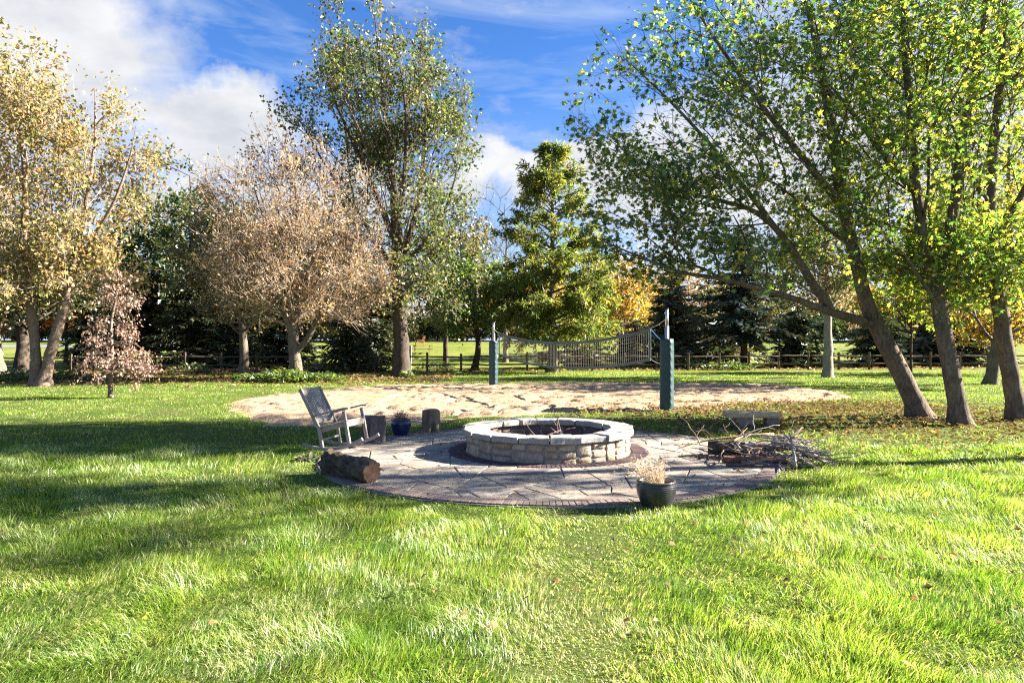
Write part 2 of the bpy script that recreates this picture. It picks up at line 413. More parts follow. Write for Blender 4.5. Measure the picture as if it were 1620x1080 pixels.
def stone_mat(name, cols, scale=5.0, soot=0.0, bump=0.5, rough=0.85):
    m, t, out = new_mat(name)
    oi = t.new('ShaderNodeObjectInfo'); g = t.new('ShaderNodeNewGeometry'); v = g.outputs['Position']
    n1 = t.noise(v, scale, 6, 0.62, 0.3); n2 = t.noise(v, scale * 9, 4, 0.65)
    f = t.math('ADD', t.math('MULTIPLY', oi.outputs['Random'], 0.72), t.math('MULTIPLY', t.math('SUBTRACT', n1, 0.36), 0.75))
    n = len(cols)
    c = t.ramp(f, [((i + 0.5) / n, q) for i, q in enumerate(cols)])
    c = t.mix(t.ramp(n2, [(0.35, 0.45), (0.65, 0.0)]), c, tuple(0.45 * x for x in cols[0]))
    if soot:
        st = t.ramp(t.noise(v, 0.9, 6, 0.68), [(0.52, 0.0), (0.68, soot)])
        c = t.mix(st, c, (0.06, 0.058, 0.065))
    finish(t, out, c, rough, t.bump(t.math('ADD', n1, t.math('MULTIPLY', n2, 0.5)), bump, 0.02), spec=0.25)
    return m
M['flagstone'] = stone_mat('flagstone', [(0.13, 0.125, 0.12), (0.30, 0.255, 0.20), (0.42, 0.345, 0.26), (0.18, 0.165, 0.15), (0.45, 0.385, 0.30), (0.33, 0.245, 0.18), (0.22, 0.20, 0.18), (0.38, 0.33, 0.27)], 3.0, 0.75, 0.5, 0.8)
M['brick'] = stone_mat('brick', [(0.15, 0.11, 0.10), (0.21, 0.15, 0.13), (0.26, 0.19, 0.16), (0.18, 0.14, 0.135)], 8, 0.5, 0.4)
M['brick_dark'] = stone_mat('brick_dark', [(0.055, 0.035, 0.042), (0.085, 0.05, 0.058), (0.11, 0.065, 0.065)], 8, 0.0, 0.3)
M['limestone'] = stone_mat('limestone', [(0.26, 0.20, 0.14), (0.42, 0.33, 0.235), (0.34, 0.23, 0.14), (0.52, 0.43, 0.32), (0.30, 0.22, 0.15)], 7, 0.0, 1.0)
M['capstone'] = stone_mat('capstone', [(0.26, 0.245, 0.23), (0.34, 0.32, 0.30), (0.30, 0.275, 0.24), (0.38, 0.36, 0.335)], 6, 0.0, 0.7)
M['soot_stone'] = stone_mat('soot_stone', [(0.10, 0.075, 0.07), (0.16, 0.11, 0.09), (0.22, 0.14, 0.11), (0.12, 0.10, 0.11)], 7, 0.5, 0.8)
M['bench_stone'] = stone_mat('bench_stone', [(0.50, 0.36, 0.20), (0.60, 0.44, 0.26), (0.46, 0.33, 0.20)], 6, 0.0, 0.8)
M['bench_block'] = stone_mat('bench_block', [(0.26, 0.19, 0.15), (0.33, 0.24, 0.19), (0.24, 0.19, 0.17)], 6, 0.0, 0.9)
def plain(name, col, rough=0.7, metal=0.0, nscale=12, var=0.25, bump=0.1, spec=0.3):
    m, t, out = new_mat(name)
    tcn = t.new('ShaderNodeTexCoord'); v = tcn.outputs['Object']
    n = t.noise(v, nscale, 5, 0.6)
    c = t.ramp(n, [(0.3, tuple(x * (1 - var) for x in col)), (0.7, tuple(min(1, x * (1 + var)) for x in col))])
    finish(t, out, c, rough, t.bump(n, bump, 0.01), metal, spec)
    return m
M['mortar'] = plain('mortar', (0.21, 0.195, 0.18), 0.9, 0, 30, 0.2, 0.5)
M['joint'] = plain('joint', (0.24, 0.205, 0.17), 0.95, 0, 30, 0.3, 0.5)
M['ash'] = plain('ash', (0.07, 0.062, 0.06), 0.95, 0, 14, 0.7, 0.9)
M['metal_pole'] = plain('metal_pole', (0.60, 0.62, 0.64), 0.38, 0.9, 5, 0.06, 0.02)
M['cap_black'] = plain('cap_black', (0.02, 0.02, 0.02), 0.6)
M['net_cord'] = plain('net_cord', (0.36, 0.34, 0.31), 0.8)
M['rope_white'] = plain('rope_white', (0.6, 0.6, 0.6), 0.8)
M['rope_blue'] = plain('rope_blue', (0.04, 0.18, 0.42), 0.7)
M['soil'] = plain('soil', (0.07, 0.045, 0.03), 0.95, 0, 25, 0.5, 0.8)
M['dry_stem'] = plain('dry_stem', (0.60, 0.47, 0.34), 0.9)
M['dry_stem_dark'] = plain('dry_stem_dark', (0.20, 0.12, 0.09), 0.9)
M['fence_wood'] = bark_mat('fence_wood', (0.04, 0.03, 0.024), (0.14, 0.105, 0.08), 5)
M['stick'] = bark_mat('stick', (0.13, 0.11, 0.105), (0.40, 0.36, 0.34), 8)
M['stick_dark'] = bark_mat('stick_dark', (0.06, 0.045, 0.038), (0.20, 0.15, 0.12), 8)
M['stick_tan'] = bark_mat('stick_tan', (0.17, 0.11, 0.065), (0.38, 0.27, 0.17), 8)
M['charred'] = bark_mat('charred', (0.02, 0.018, 0.017), (0.12, 0.10, 0.085), 8)
M['log_bark'] = bark_mat('log_bark', (0.022, 0.017, 0.012), (0.15, 0.115, 0.075), 5, 0.8, 1.0)
M['log_rust'] = bark_mat('log_rust', (0.10, 0.045, 0.025), (0.26, 0.14, 0.09), 5, 0.8, 0.8)
M['stump_wood'] = bark_mat('stump_wood', (0.05, 0.033, 0.022), (0.30, 0.21, 0.13), 3.2, 0.18, 1.0)
M['stump_grey'] = bark_mat('stump_grey', (0.03, 0.026, 0.026), (0.17, 0.14, 0.13), 4, 0.2, 1.0)
M['hollow'] = plain('hollow', (0.03, 0.02, 0.015), 0.95)
M['pad'] = None
# end grain with rings
def ring_mat(name, a, b):
    m, t, out = new_mat(name)
    tcn = t.new('ShaderNodeTexCoord')
    wv = t.new('ShaderNodeTexWave', wave_type='RINGS', rings_direction='Z')
    wv.inputs['Scale'].default_value = 16; wv.inputs['Distortion'].default_value = 6.0; wv.inputs['Detail'].default_value = 3
    t.l.new(tcn.outputs['Object'], wv.inputs['Vector'])
    f = t.math('ADD', t.math('MULTIPLY', wv.outputs['Fac'], 0.14), t.math('MULTIPLY', t.noise(tcn.outputs['Object'], 9, 6, 0.7), 0.86))
    finish(t, out, t.ramp(f, [(0.3, a), (0.75, b)]), 0.9, t.bump(f, 0.4, 0.01), spec=0.1)
    return m
M['end_grain'] = ring_mat('end_grain', (0.045, 0.027, 0.02), (0.15, 0.09, 0.062))
M['end_grain_pale'] = ring_mat('end_grain_pale', (0.17, 0.10, 0.06), (0.36, 0.24, 0.15))
# weathered teak of the rocking chair
m, t, out = new_mat('teak'); M['teak'] = m
tcn = t.new('ShaderNodeTexCoord'); v = tcn.outputs['Object']
n1 = t.noise(t.mapping(v, (3, 3, 3)), 22, 6, 0.7); n2 = t.noise(v, 5, 3)
c = t.ramp(t.math('ADD', t.math('MULTIPLY', n1, 0.6), t.math('MULTIPLY', n2, 0.4)), [(0.35, (0.20, 0.175, 0.155)), (0.65, (0.33, 0.29, 0.26))])
finish(t, out, c, 0.8, t.bump(n1, 0.3, 0.005), spec=0.2)
# vinyl pad with diagonal creases
m, t, out = new_mat('pad_vinyl'); M['pad'] = m
tcn = t.new('ShaderNodeTexCoord'); v = tcn.outputs['Object']
wv = t.new('ShaderNodeTexWave'); wv.inputs['Scale'].default_value = 2.3; wv.inputs['Distortion'].default_value = 5; wv.inputs['Detail'].default_value = 2; wv.inputs['Detail Scale'].default_value = 0.8
t.l.new(t.mapping(v, (1.6, 1.6, 1.3), rot=(0.7, 0.5, 0.3)), wv.inputs['Vector'])
c = t.ramp(t.noise(v, 3, 4), [(0.3, (0.012, 0.038, 0.040)), (0.7, (0.018, 0.055, 0.056))])
finish(t, out, c, 0.42, t.bump(wv.outputs['Fac'], 0.16, 0.03), spec=0.5)
m, t, out = new_mat('net_band'); M['net_band'] = m
tcn = t.new('ShaderNodeTexCoord'); v = tcn.outputs['Object']
c = t.ramp(t.noise(v, 3, 4), [(0.3, (0.05, 0.085, 0.08)), (0.7, (0.085, 0.13, 0.125))])
finish(t, out, c, 0.6, t.bump(t.noise(v, 6, 3), 0.6, 0.03), spec=0.4)
def glaze(name, a, b):
    m, t, out = new_mat(name)
    tcn = t.new('ShaderNodeTexCoord'); v = tcn.outputs['Object']
    c = t.ramp(t.noise(v, 6, 5, 0.6), [(0.35, a), (0.7, b)])
    finish(t, out, c, t.ramp(t.noise(v, 20, 4), [(0.3, 0.16), (0.7, 0.34)]), t.bump(t.noise(v, 30, 3), 0.08, 0.01), spec=0.5)
    return m
M['glaze_blue'] = glaze('glaze_blue', (0.008, 0.014, 0.045), (0.02, 0.035, 0.10))
M['glaze_black'] = glaze('glaze_black', (0.012, 0.011, 0.013), (0.035, 0.034, 0.042))
M['rim_brown'] = glaze('rim_brown', (0.03, 0.025, 0.02), (0.10, 0.085, 0.06))
M['white_siding'] = plain('white_siding', (0.70, 0.68, 0.66), 0.7)
M['roof'] = plain('roof', (0.16, 0.14, 0.13), 0.9)
M['glass_dark'] = plain('glass_dark', (0.03, 0.035, 0.04), 0.1)
M['red_wood'] = plain('red_wood', (0.30, 0.13, 0.10), 0.8)
M['orange_wood'] = plain('orange_wood', (0.45, 0.20, 0.10), 0.8)
M['pink_cloth'] = plain('pink_cloth', (0.62, 0.22, 0.25), 0.8, 0, 9, 0.45)
M['utility'] = plain('utility', (0.5, 0.52, 0.48), 0.6)
M['asphalt'] = plain('asphalt', (0.16, 0.16, 0.17), 0.9)

rng = np.random.RandomState(11)
# ------------------------------------------------------------------ ground
PC = np.array([0.50, 10.55]); PR = 3.38            # patio centre and radius
FC = np.array([0.57, 10.88]); F_OUT, F_CAP, F_IN = 1.30, 1.37, 1.00   # fire pit
xs = np.unique(np.concatenate([np.arange(-30, 30.1, 2.0), np.linspace(-420, -30, 40), np.linspace(30, 420, 40)]))
ys = np.unique(np.concatenate([np.arange(-30, 100, 2.0), np.linspace(100, 800, 40)]))
XX, YY = np.meshgrid(xs, ys)
ZZ = ground_z(XX, YY)
nx, ny = len(xs), len(ys)
idx = np.arange(nx * ny).reshape(ny, nx)
q = np.stack([idx[:-1, :-1], idx[:-1, 1:], idx[1:, 1:], idx[1:, :-1]], -1).reshape(-1, 4)
structure(link('lawn', np_mesh('lawn', np.stack([XX, YY, ZZ], -1), [q]), M['lawn']))

def catmull(pts, n=10):
    pts = np.asarray(pts, float); N = len(pts); out = []
    for i in range(N):
        p0, p1, p2, p3 = pts[i - 1], pts[i], pts[(i + 1) % N], pts[(i + 2) % N]
        for t_ in np.linspace(0, 1, n, endpoint=False):
            out.append(0.5 * ((2 * p1) + (-p0 + p2) * t_ + (2 * p0 - 5 * p1 + 4 * p2 - p3) * t_ ** 2 + (-p0 + 3 * p1 - 3 * p2 + p3) * t_ ** 3))
    return np.array(out)
def inside(poly, x, y):
    x = np.asarray(x); y = np.asarray(y); r = np.zeros(x.shape, bool)
    px_, py_ = poly[:, 0], poly[:, 1]; j = len(poly) - 1
    for i in range(len(poly)):
        c = ((py_[i] > y) != (py_[j] > y)) & (x < (px_[j] - px_[i]) * (y - py_[i]) / (py_[j] - py_[i] + 1e-12) + px_[i])
        r ^= c; j = i
    return r
def polydist(poly, x, y):
    """signed distance, positive inside"""
    x = np.asarray(x); y = np.asarray(y); d = np.full(x.shape, 1e9)
    for i in range(len(poly)):
        a = poly[i - 1]; b = poly[i]; ab = b - a; L = ab @ ab + 1e-12
        t_ = np.clip(((x - a[0]) * ab[0] + (y - a[1]) * ab[1]) / L, 0, 1)
        d = np.minimum(d, np.hypot(x - a[0] - t_ * ab[0], y - a[1] - t_ * ab[1]))
    return np.where(inside(poly, x, y), d, -d)
sand_poly = catmull([G(*p) for p in [(368, 641), (400, 662), (440, 674), (520, 676), (610, 672), (740, 662), (900, 653), (1060, 649), (1200, 640), (1330, 629), (1290, 616), (1190, 609), (1050, 606.5), (900, 606), (700, 608.5), (560, 613), (470, 622), (400, 631)]], 5)
def sand_d(x, y):
    return polydist(sand_poly, x, y) + 1.3 * (fnoise(np.asarray(x) * 1.1, np.asarray(y) * 1.1, 3, 4) - 0.5)
st = 0.11
sx = np.arange(sand_poly[:, 0].min() - 0.6, sand_poly[:, 0].max() + 0.6, st); sy = np.arange(sand_poly[:, 1].min() - 0.6, sand_poly[:, 1].max() + 0.6, st)
SX, SY = np.meshgrid(sx, sy)
SD = sand_d(SX, SY)
foot = fnoise(SX * 2.6, SY * 2.6, 21, 2); foot2 = fnoise(SX * 4.6, SY * 4.6, 31, 2); low_ = fnoise(SX * 0.5, SY * 0.5, 41, 2)
tread = np.clip((fnoise(SX * 0.6, SY * 0.6, 45, 3) - 0.30) * 4, 0.3, 1)
relief = 0.030 + 0.05 * np.clip(low_ - 0.3, 0, 1) + tread * (0.02 - 0.55 * np.clip(foot - 0.55, 0, 1) - 0.9 * np.clip(foot2 - 0.58, 0, 1) + 0.06 * foot2)
SZ = np.where(SD > 0, np.clip(SD / 0.35, 0, 1) * np.clip(relief, -0.09, 0.12) + 0.012, 0.012 + 0.12 * SD)
keep = (SD > -0.35)
n_y, n_x = SX.shape
idx = np.arange(n_x * n_y).reshape(n_y, n_x)
q = np.stack([idx[:-1, :-1], idx[:-1, 1:], idx[1:, 1:], idx[1:, :-1]], -1).reshape(-1, 4)
kq = keep.ravel()[q].all(1); q = q[kq]
used = np.unique(q); remap = np.full(n_x * n_y, -1); remap[used] = np.arange(len(used))
structure(link('sand_court', np_mesh('sand_court', np.stack([SX, SY, SZ], -1).reshape(-1, 3)[used], [remap[q]]), M['sand']))

# neighbour's lane, far left behind the fence
mb = MB(); nseg = 30
for i in range(nseg):
    x0 = -75 + i * 55 / nseg; x1 = -75 + (i + 1) * 55 / nseg
    ya, yb = 68.0, 71.0
    mb.add([(x0, ya, ground_z(0, ya) + 0.03), (x1, ya, ground_z(0, ya) + 0.03), (x1, yb, ground_z(0, yb) + 0.03), (x0, yb, ground_z(0, yb) + 0.03)], [(0, 1, 2, 3)])
structure(mb.build('road', M['asphalt']))

# ------------------------------------------------------------------ patio
mb = MB()
k = 96
ring = [(PC[0] + (PR + 0.02) * math.cos(2 * math.pi * i / k), PC[1] + (PR + 0.02) * math.sin(2 * math.pi * i / k)) for i in range(k)]
mb.add([(x, y, 0.018) for x, y in ring] + [(x, y, -0.06) for x, y in ring], [tuple(range(k))] + [(i, (i + 1) % k, k + (i + 1) % k, k + i)[::-1] for i in range(k)])
patio = structure(mb.build('patio', M['joint']))

def clip_poly(poly, nrm, d):
    """keep the side nrm.p <= d"""
    out_ = []
    for i in range(len(poly)):
        a, b = poly[i - 1], poly[i]
        da, db = a @ nrm - d, b @ nrm - d
        if (da <= 0) != (db <= 0):
            out_.append(a + (b - a) * da / (da - db))
        if db <= 0:
            out_.append(b)
    return out_
prng = np.random.RandomState(5)
r_in, r_out = 1.60, PR - 0.215
def stone_prism(poly, z0, z1, ch, z_tilt=(0, 0)):
    c = poly.mean(0)
    top = []
    n = len(poly)
    for i in range(n):
        a = poly[i]; dv = c - a; L = np.hypot(*dv)
        top.append(a + dv / L * min(ch * 1.4, L * 0.3))
    V = [(x, y, z0) for x, y in poly] + [(x, y, z1 - ch * 0.7) for x, y in poly] + [(x, y, z1 + z_tilt[0] * (x - c[0]) + z_tilt[1] * (y - c[1])) for x, y in top]
    F = [tuple(2 * n + i for i in range(n))]
    for i in range(n):
        j = (i + 1) % n
        F.append((i, j, n + j, n + i)); F.append((n + i, n + j, 2 * n + j, 2 * n + i))
    return V, F
def area(poly):
    p = np.array(poly); return 0.5 * abs(np.dot(p[:, 0], np.roll(p[:, 1], -1)) - np.dot(p[:, 1], np.roll(p[:, 0], -1)))
def cut(poly, out_, want):
    p = np.array(poly); A = area(poly)
    if A < want or A < 0.09:
        out_.append(poly); return
    c = p.mean(0); q_ = p - c
    ev, evec = np.linalg.eigh(q_.T @ q_)
    ax = evec[:, 1]; a = math.atan2(ax[1], ax[0]) + prng.normal(0, 0.38)
    nrm = np.array([math.cos(a), math.sin(a)]); d = c @ nrm + prng.uniform(-0.16, 0.16) * math.sqrt(A)
    for sg in (1, -1):
        h = clip_poly(poly, nrm * sg, d * sg)
        if len(h) >= 3 and area(h) > 0.01:
            cut(h, out_, prng.uniform(0.10, 0.36))
nseed = 30
sr = np.sqrt(prng.uniform(1.3 ** 2, (r_out + 0.1) ** 2, nseed)); sa_ = prng.rand(nseed) * 6.283
seeds = np.stack([sr * np.cos(sa_), sr * np.sin(sa_)], -1)
shards = []
for i, s_ in enumerate(seeds):
    poly = [np.array(p) for p in ((-4.0, -4.0), (4.0, -4.0), (4.0, 4.0), (-4.0, 4.0))]
    dd = seeds - s_; dist = np.hypot(dd[:, 0], dd[:, 1])
    for j in np.argsort(dist)[1:]:
        poly = clip_poly(poly, dd[j] / dist[j], s_ @ (dd[j] / dist[j]) + dist[j] * 0.5)
        if len(poly) < 3:
            break
    for a in np.linspace(0, 2 * math.pi, 72, endpoint=False):
        if len(poly) >= 3:
            poly = clip_poly(poly, np.array([math.cos(a), math.sin(a)]), r_out)
    if len(poly) >= 3:
        cut(poly, shards, prng.uniform(0.10, 0.36))
off = FC - PC
for poly in shards:
    c = np.array(poly).mean(0)
    v_ = c - off; L = np.hypot(*v_)
    poly = clip_poly(poly, -v_ / L, -(off @ (v_ / L)) - (F_OUT + 0.13))
    if len(poly) < 3 or area(poly) < 0.015:
        continue
    c = np.array(poly).mean(0)
    edges = [(poly[k_ - 1], poly[k_]) for k_ in range(len(poly))]
    for a, b in edges:                                   # open the joints
        L = np.hypot(*(b - a))
        if L < 1e-4:
            continue
        nrm = np.array([(b - a)[1], -(b - a)[0]]) / L
        if nrm @ (c - a) > 0:
            nrm = -nrm
        poly = clip_poly(poly, nrm, a @ nrm - prng.uniform(0.003, 0.007))
        if len(poly) < 3:
            break
    if len(poly) < 3 or area(poly) < 0.012:
        continue
    p_ = np.array(poly)
    if np.dot(p_[:, 0], np.roll(p_[:, 1], -1)) - np.dot(p_[:, 1], np.roll(p_[:, 0], -1)) < 0:
        poly = poly[::-1]
    pts = []
    for a, b in zip(poly, poly[1:] + poly[:1]):
        L = np.hypot(*(b - a))
        if L < 0.012:
            continue
        pts.append(a)
        if L > 0.18:
            nrm = np.array([-(b - a)[1], (b - a)[0]]) / L
            for t_ in ((0.5,) if L < 0.35 else (0.3, 0.68)):
                pts.append(a + (b - a) * (t_ + prng.uniform(-0.08, 0.08)) + nrm * prng.uniform(-0.003, 0.012))
    if len(pts) < 3:
        continue
    pts = np.array(pts); c = pts.mean(0)
    V, F = stone_prism(pts - c, 0.010, 0.034 + prng.uniform(-0.004, 0.004), 0.006, prng.uniform(-0.008, 0.008, 2))
    mb = MB(); mb.add(V, F)
    mb.build('flagstone', M['flagstone'], patio, loc=(PC[0] + c[0], PC[1] + c[1], 0))

def brick_mesh(name, wd, ln, ht):
    mb = MB(); c = 0.004
    poly = np.array([(-wd / 2, -ln / 2), (wd / 2, -ln / 2), (wd / 2, ln / 2), (-wd / 2, ln / 2)])
    V, F = stone_prism(poly, -0.02, ht, c); mb.add(V, F)
    me = bpy.data.meshes.new(name); me.from_pydata(mb.v, [], mb.f); me.update(); return me
def brick_ring(centre, radius, ln, count, mat, z, arc=None):
    me = brick_mesh('brick', 2 * math.pi * (radius - ln / 2) / count * 0.90, ln, z); me.materials.append(mat)
    mbb = MB(); kk = 96
    for rr in (radius - ln / 2 - 0.005, radius + ln / 2 + 0.005):
        mbb.v += [(rr * math.cos(2 * math.pi * i / kk), rr * math.sin(2 * math.pi * i / kk), z - 0.009) for i in range(kk)]
    mbb.f += [(i, (i + 1) % kk, kk + (i + 1) % kk, kk + i)[::-1] for i in range(kk)]
    b = mbb.build('brick_border', M['joint'], patio); b.location = (*centre, 0)
    for i in range(count):
        a = 2 * math.pi * i / count
        o = link('brick', me, None, b, (radius * math.cos(a), radius * math.sin(a), prng.uniform(-0.003, 0.003)))
        o.rotation_euler = (prng.uniform(-0.01, 0.01), prng.uniform(-0.01, 0.01), a - math.pi / 2 + prng.uniform(-0.02, 0.02))
    return b
brick_ring(PC, PR - 0.105, 0.20, 296, M['brick'], 0.036)
brick_ring(FC, F_OUT + 0.155, 0.25, 140, M['brick_dark'], 0.042)

# ------------------------------------------------------------------ fire pit
pit = thing('fire_pit', 'round stone fire pit with pale cap stones in the middle of the flagstone patio', 'fire pit', (FC[0], FC[1], 0))
WALL_H, CAP_T = 0.315, 0.088
mb = MB(); k = 72
prof = [(F_OUT - 0.026, 0.0), (F_OUT - 0.026, WALL_H), (F_IN + 0.070, WALL_H), (F_IN + 0.070, 0.02)]
V, F = lathe_vf(prof, k); mb.add(V, F)
mb.build('mortar_core', M['mortar'], pit)
mb = MB(); kk = 48
V = [(0, 0, 0.115)]; F = []
for j, rr in enumerate((0.3, 0.62, 0.9, F_IN + 0.09)):
    for i in range(kk):
        a = 2 * math.pi * i / kk
        V.append((rr * math.cos(a), rr * math.sin(a), 0.09 + 0.05 * float(vnoise(rr * 5 * math.cos(a), rr * 5 * math.sin(a), 2)) + (0.03 if j < 2 else 0)))
for i in range(kk):
    F.append((0, 1 + i, 1 + (i + 1) % kk))
    for j in range(3):
        F.append((1 + j * kk + i, 1 + (j + 1) * kk + i, 1 + (j + 1) * kk + (i + 1) % kk, 1 + j * kk + (i + 1) % kk))
mb.add(V, F); mb.build('ash_bed', M['ash'], pit, True)

def wall_stone(a0, a1, z0, z1, R0, depth, sgn, rs):
    """rough stone on a round wall: pillowed face, uneven outline"""
    nu, nv = 6, 4
    V = []; F = []
    seed = rs.randint(0, 999)
    for j in range(nv + 1):
        for i in range(nu + 1):
            u, v = i / nu, j / nv
            eu = min(u, 1 - u) * 2; ev = min(v, 1 - v) * 2
            pill = 0.012 * min(1, (eu * 6)) ** 0.4 * min(1, (ev * 6)) ** 0.4
            cx = 0.022 * (float(vnoise(u * 4 + seed, v * 4, 5)) - 0.5)
            corner = (1 - eu) ** 3 * (1 - ev) ** 3
            aa = a0 + (a1 - a0) * (u + (0.5 - u) * corner * 0.05) + cx / R0 * 1.2
            zz = z0 + (z1 - z0) * (v + (0.5 - v) * corner * 0.07) + 0.02 * (float(vnoise(u * 2.2 + seed, v * 2 + 9, 6)) - 0.5)
            rr = R0 + sgn * (pill + 0.030 * (float(vnoise(u * 5 + seed, v * 5, 7)) - 0.5))
            V.append((rr * math.cos(aa), rr * math.sin(aa), max(zz, 0.0)))
    n1 = nu + 1
    for j in range(nv):
        for i in range(nu):
            f = (j * n1 + i, j * n1 + i + 1, (j + 1) * n1 + i + 1, (j + 1) * n1 + i)
            F.append(f if sgn > 0 else f[::-1])
    # sides run back into the mortar
    border = [i for i in range(n1)] + [j * n1 + nu for j in range(1, nv + 1)] + [nv * n1 + i for i in range(nu - 1, -1, -1)] + [j * n1 for j in range(nv - 1, 0, -1)]
    b0 = len(V)
    for bi in border:
        x, y, z = V[bi]; L = math.hypot(x, y); s_ = (L - sgn * depth) / L
        V.append((x * s_, y * s_, z))
    nb = len(border)
    for i in range(nb):
        f = (border[i], b0 + i, b0 + (i + 1) % nb, border[(i + 1) % nb])
        F.append(f if sgn > 0 else f[::-1])
    return V, F
rs = np.random.RandomState(3)
def lay_wall(R0, sgn, mat, n_min, n_max, gap):
    a = -math.pi; cells = []; prev_s = 0
    while a < math.pi - 0.02:
        wd = rs.uniform(n_min, n_max) / R0
        if a + wd > math.pi - 0.12:
            wd = math.pi - a
        cells.append((a, a + wd)); a += wd
    for a0, a1 in cells:
        g_ = gap / R0 / 2
        kind = rs.rand()
        zt = WALL_H - 0.012
        if kind < 0.18:
            rows = [(0.004, zt)]
        elif kind < 0.62:
            s_ = rs.choice([rs.uniform(0.26, 0.42), rs.uniform(0.56, 0.76)]) * zt; rows = [(0.004, s_ - gap / 2), (s_ + gap / 2, zt)]
        else:
            s1, s2 = rs.uniform(0.24, 0.36) * zt, rs.uniform(0.6, 0.7) * zt
            rows = [(0.004, s1 - gap / 2), (s1 + gap / 2, s2 - gap / 2), (s2 + gap / 2, zt)]
        for z0, z1 in rows:
            split = (z1 - z0) < 0.17 and (a1 - a0) * R0 > 0.36 and rs.rand() < 0.6
            parts = [(a0, a1)]
            if split:
                am = a0 + (a1 - a0) * rs.uniform(0.35, 0.65); parts = [(a0, am), (am, a1)]
            for b0, b1 in parts:
                V, F = wall_stone(b0 + g_, b1 - g_, z0, z1, R0, 0.05, sgn, rs)
                mb = MB(); mb.add(V, F)
                mb.build('wall_stone', mat, pit, True)
lay_wall(F_OUT - 0.02, 1, M['limestone'], 0.20, 0.50, 0.018)
lay_wall(F_IN + 0.065, -1, M['soot_stone'], 0.22, 0.42, 0.016)
# cap stones: straight edged blocks, joints between
NC = 19
for i in range(NC):
    am = 2 * math.pi * (i + 0.5) / NC + 0.05; ha = math.pi / NC * (1 + rs.uniform(-0.02, 0.02)) - 0.0085
    zt = 0.405 + rs.uniform(-0.009, 0.009); zb = WALL_H + 0.003
    ri, ro = F_IN + rs.uniform(-0.02, 0.02), F_CAP + rs.uniform(-0.025, 0.025)
    V = []; F = []
    nu, nv = 6, 4
    ca, sa = math.cos(am), math.sin(am)
    def pos(u, v, z, inset=0.0):
        rr = ri + inset + (ro - ri - 2 * inset) * v
        aa = (u * 2 - 1) * (ha - inset / rr)
        # chord rather than arc: straight edges
        x = rr * math.cos(ha); y = rr * math.tan(aa) * math.cos(ha)
        x += 0.022 * (float(vnoise(u * 4 + i * 7, v * 4 + z * 30, 12)) - 0.5); y += 0.012 * (float(vnoise(v * 4 + i * 9, u * 2 + z * 30, 14)) - 0.5)
        return (x * ca - y * sa, x * sa + y * ca, z)
    for j in range(nv + 1):
        for l in range(nu + 1):
            u, v = l / nu, j / nv
            V.append(pos(u, v, zt + 0.012 * (float(vnoise(u * 4 + i * 3, v * 4, 13)) - 0.5), 0.010))
    n1 = nu + 1
    for j in range(nv):
        for l in range(nu):
            F.append((j * n1 + l, (j + 1) * n1 + l, (j + 1) * n1 + l + 1, j * n1 + l + 1))
    uv = [(l / nu, 0) for l in range(n1)] + [(1, j / nv) for j in range(1, nv + 1)] + [(l / nu, 1) for l in range(nu - 1, -1, -1)] + [(0, j / nv) for j in range(nv - 1, 0, -1)]
    border = [l for l in range(n1)] + [j * n1 + nu for j in range(1, nv + 1)] + [nv * n1 + l for l in range(nu - 1, -1, -1)] + [j * n1 for j in range(nv - 1, 0, -1)]
    b0 = len(V); nb = len(border)
    for (u, v) in uv:
        V.append(pos(u, v, zt - 0.012))
    for (u, v) in uv:
        V.append(pos(u, v, zb + 0.008, 0.0))
    for (u, v) in uv:
        V.append(pos(u, v, zb, 0.008))
    lv = [border] + [[b0 + s_ * nb + l for l in range(nb)] for s_ in range(3)]
    for A, B in zip(lv[:-1], lv[1:]):
        for l in range(nb):
            F.append((A[l], A[(l + 1) % nb], B[(l + 1) % nb], B[l]))
    F.append(tuple(lv[-1][::-1]))
    mb = MB(); mb.add(V, F)
    mb.build('cap_stone', M['capstone'], pit)
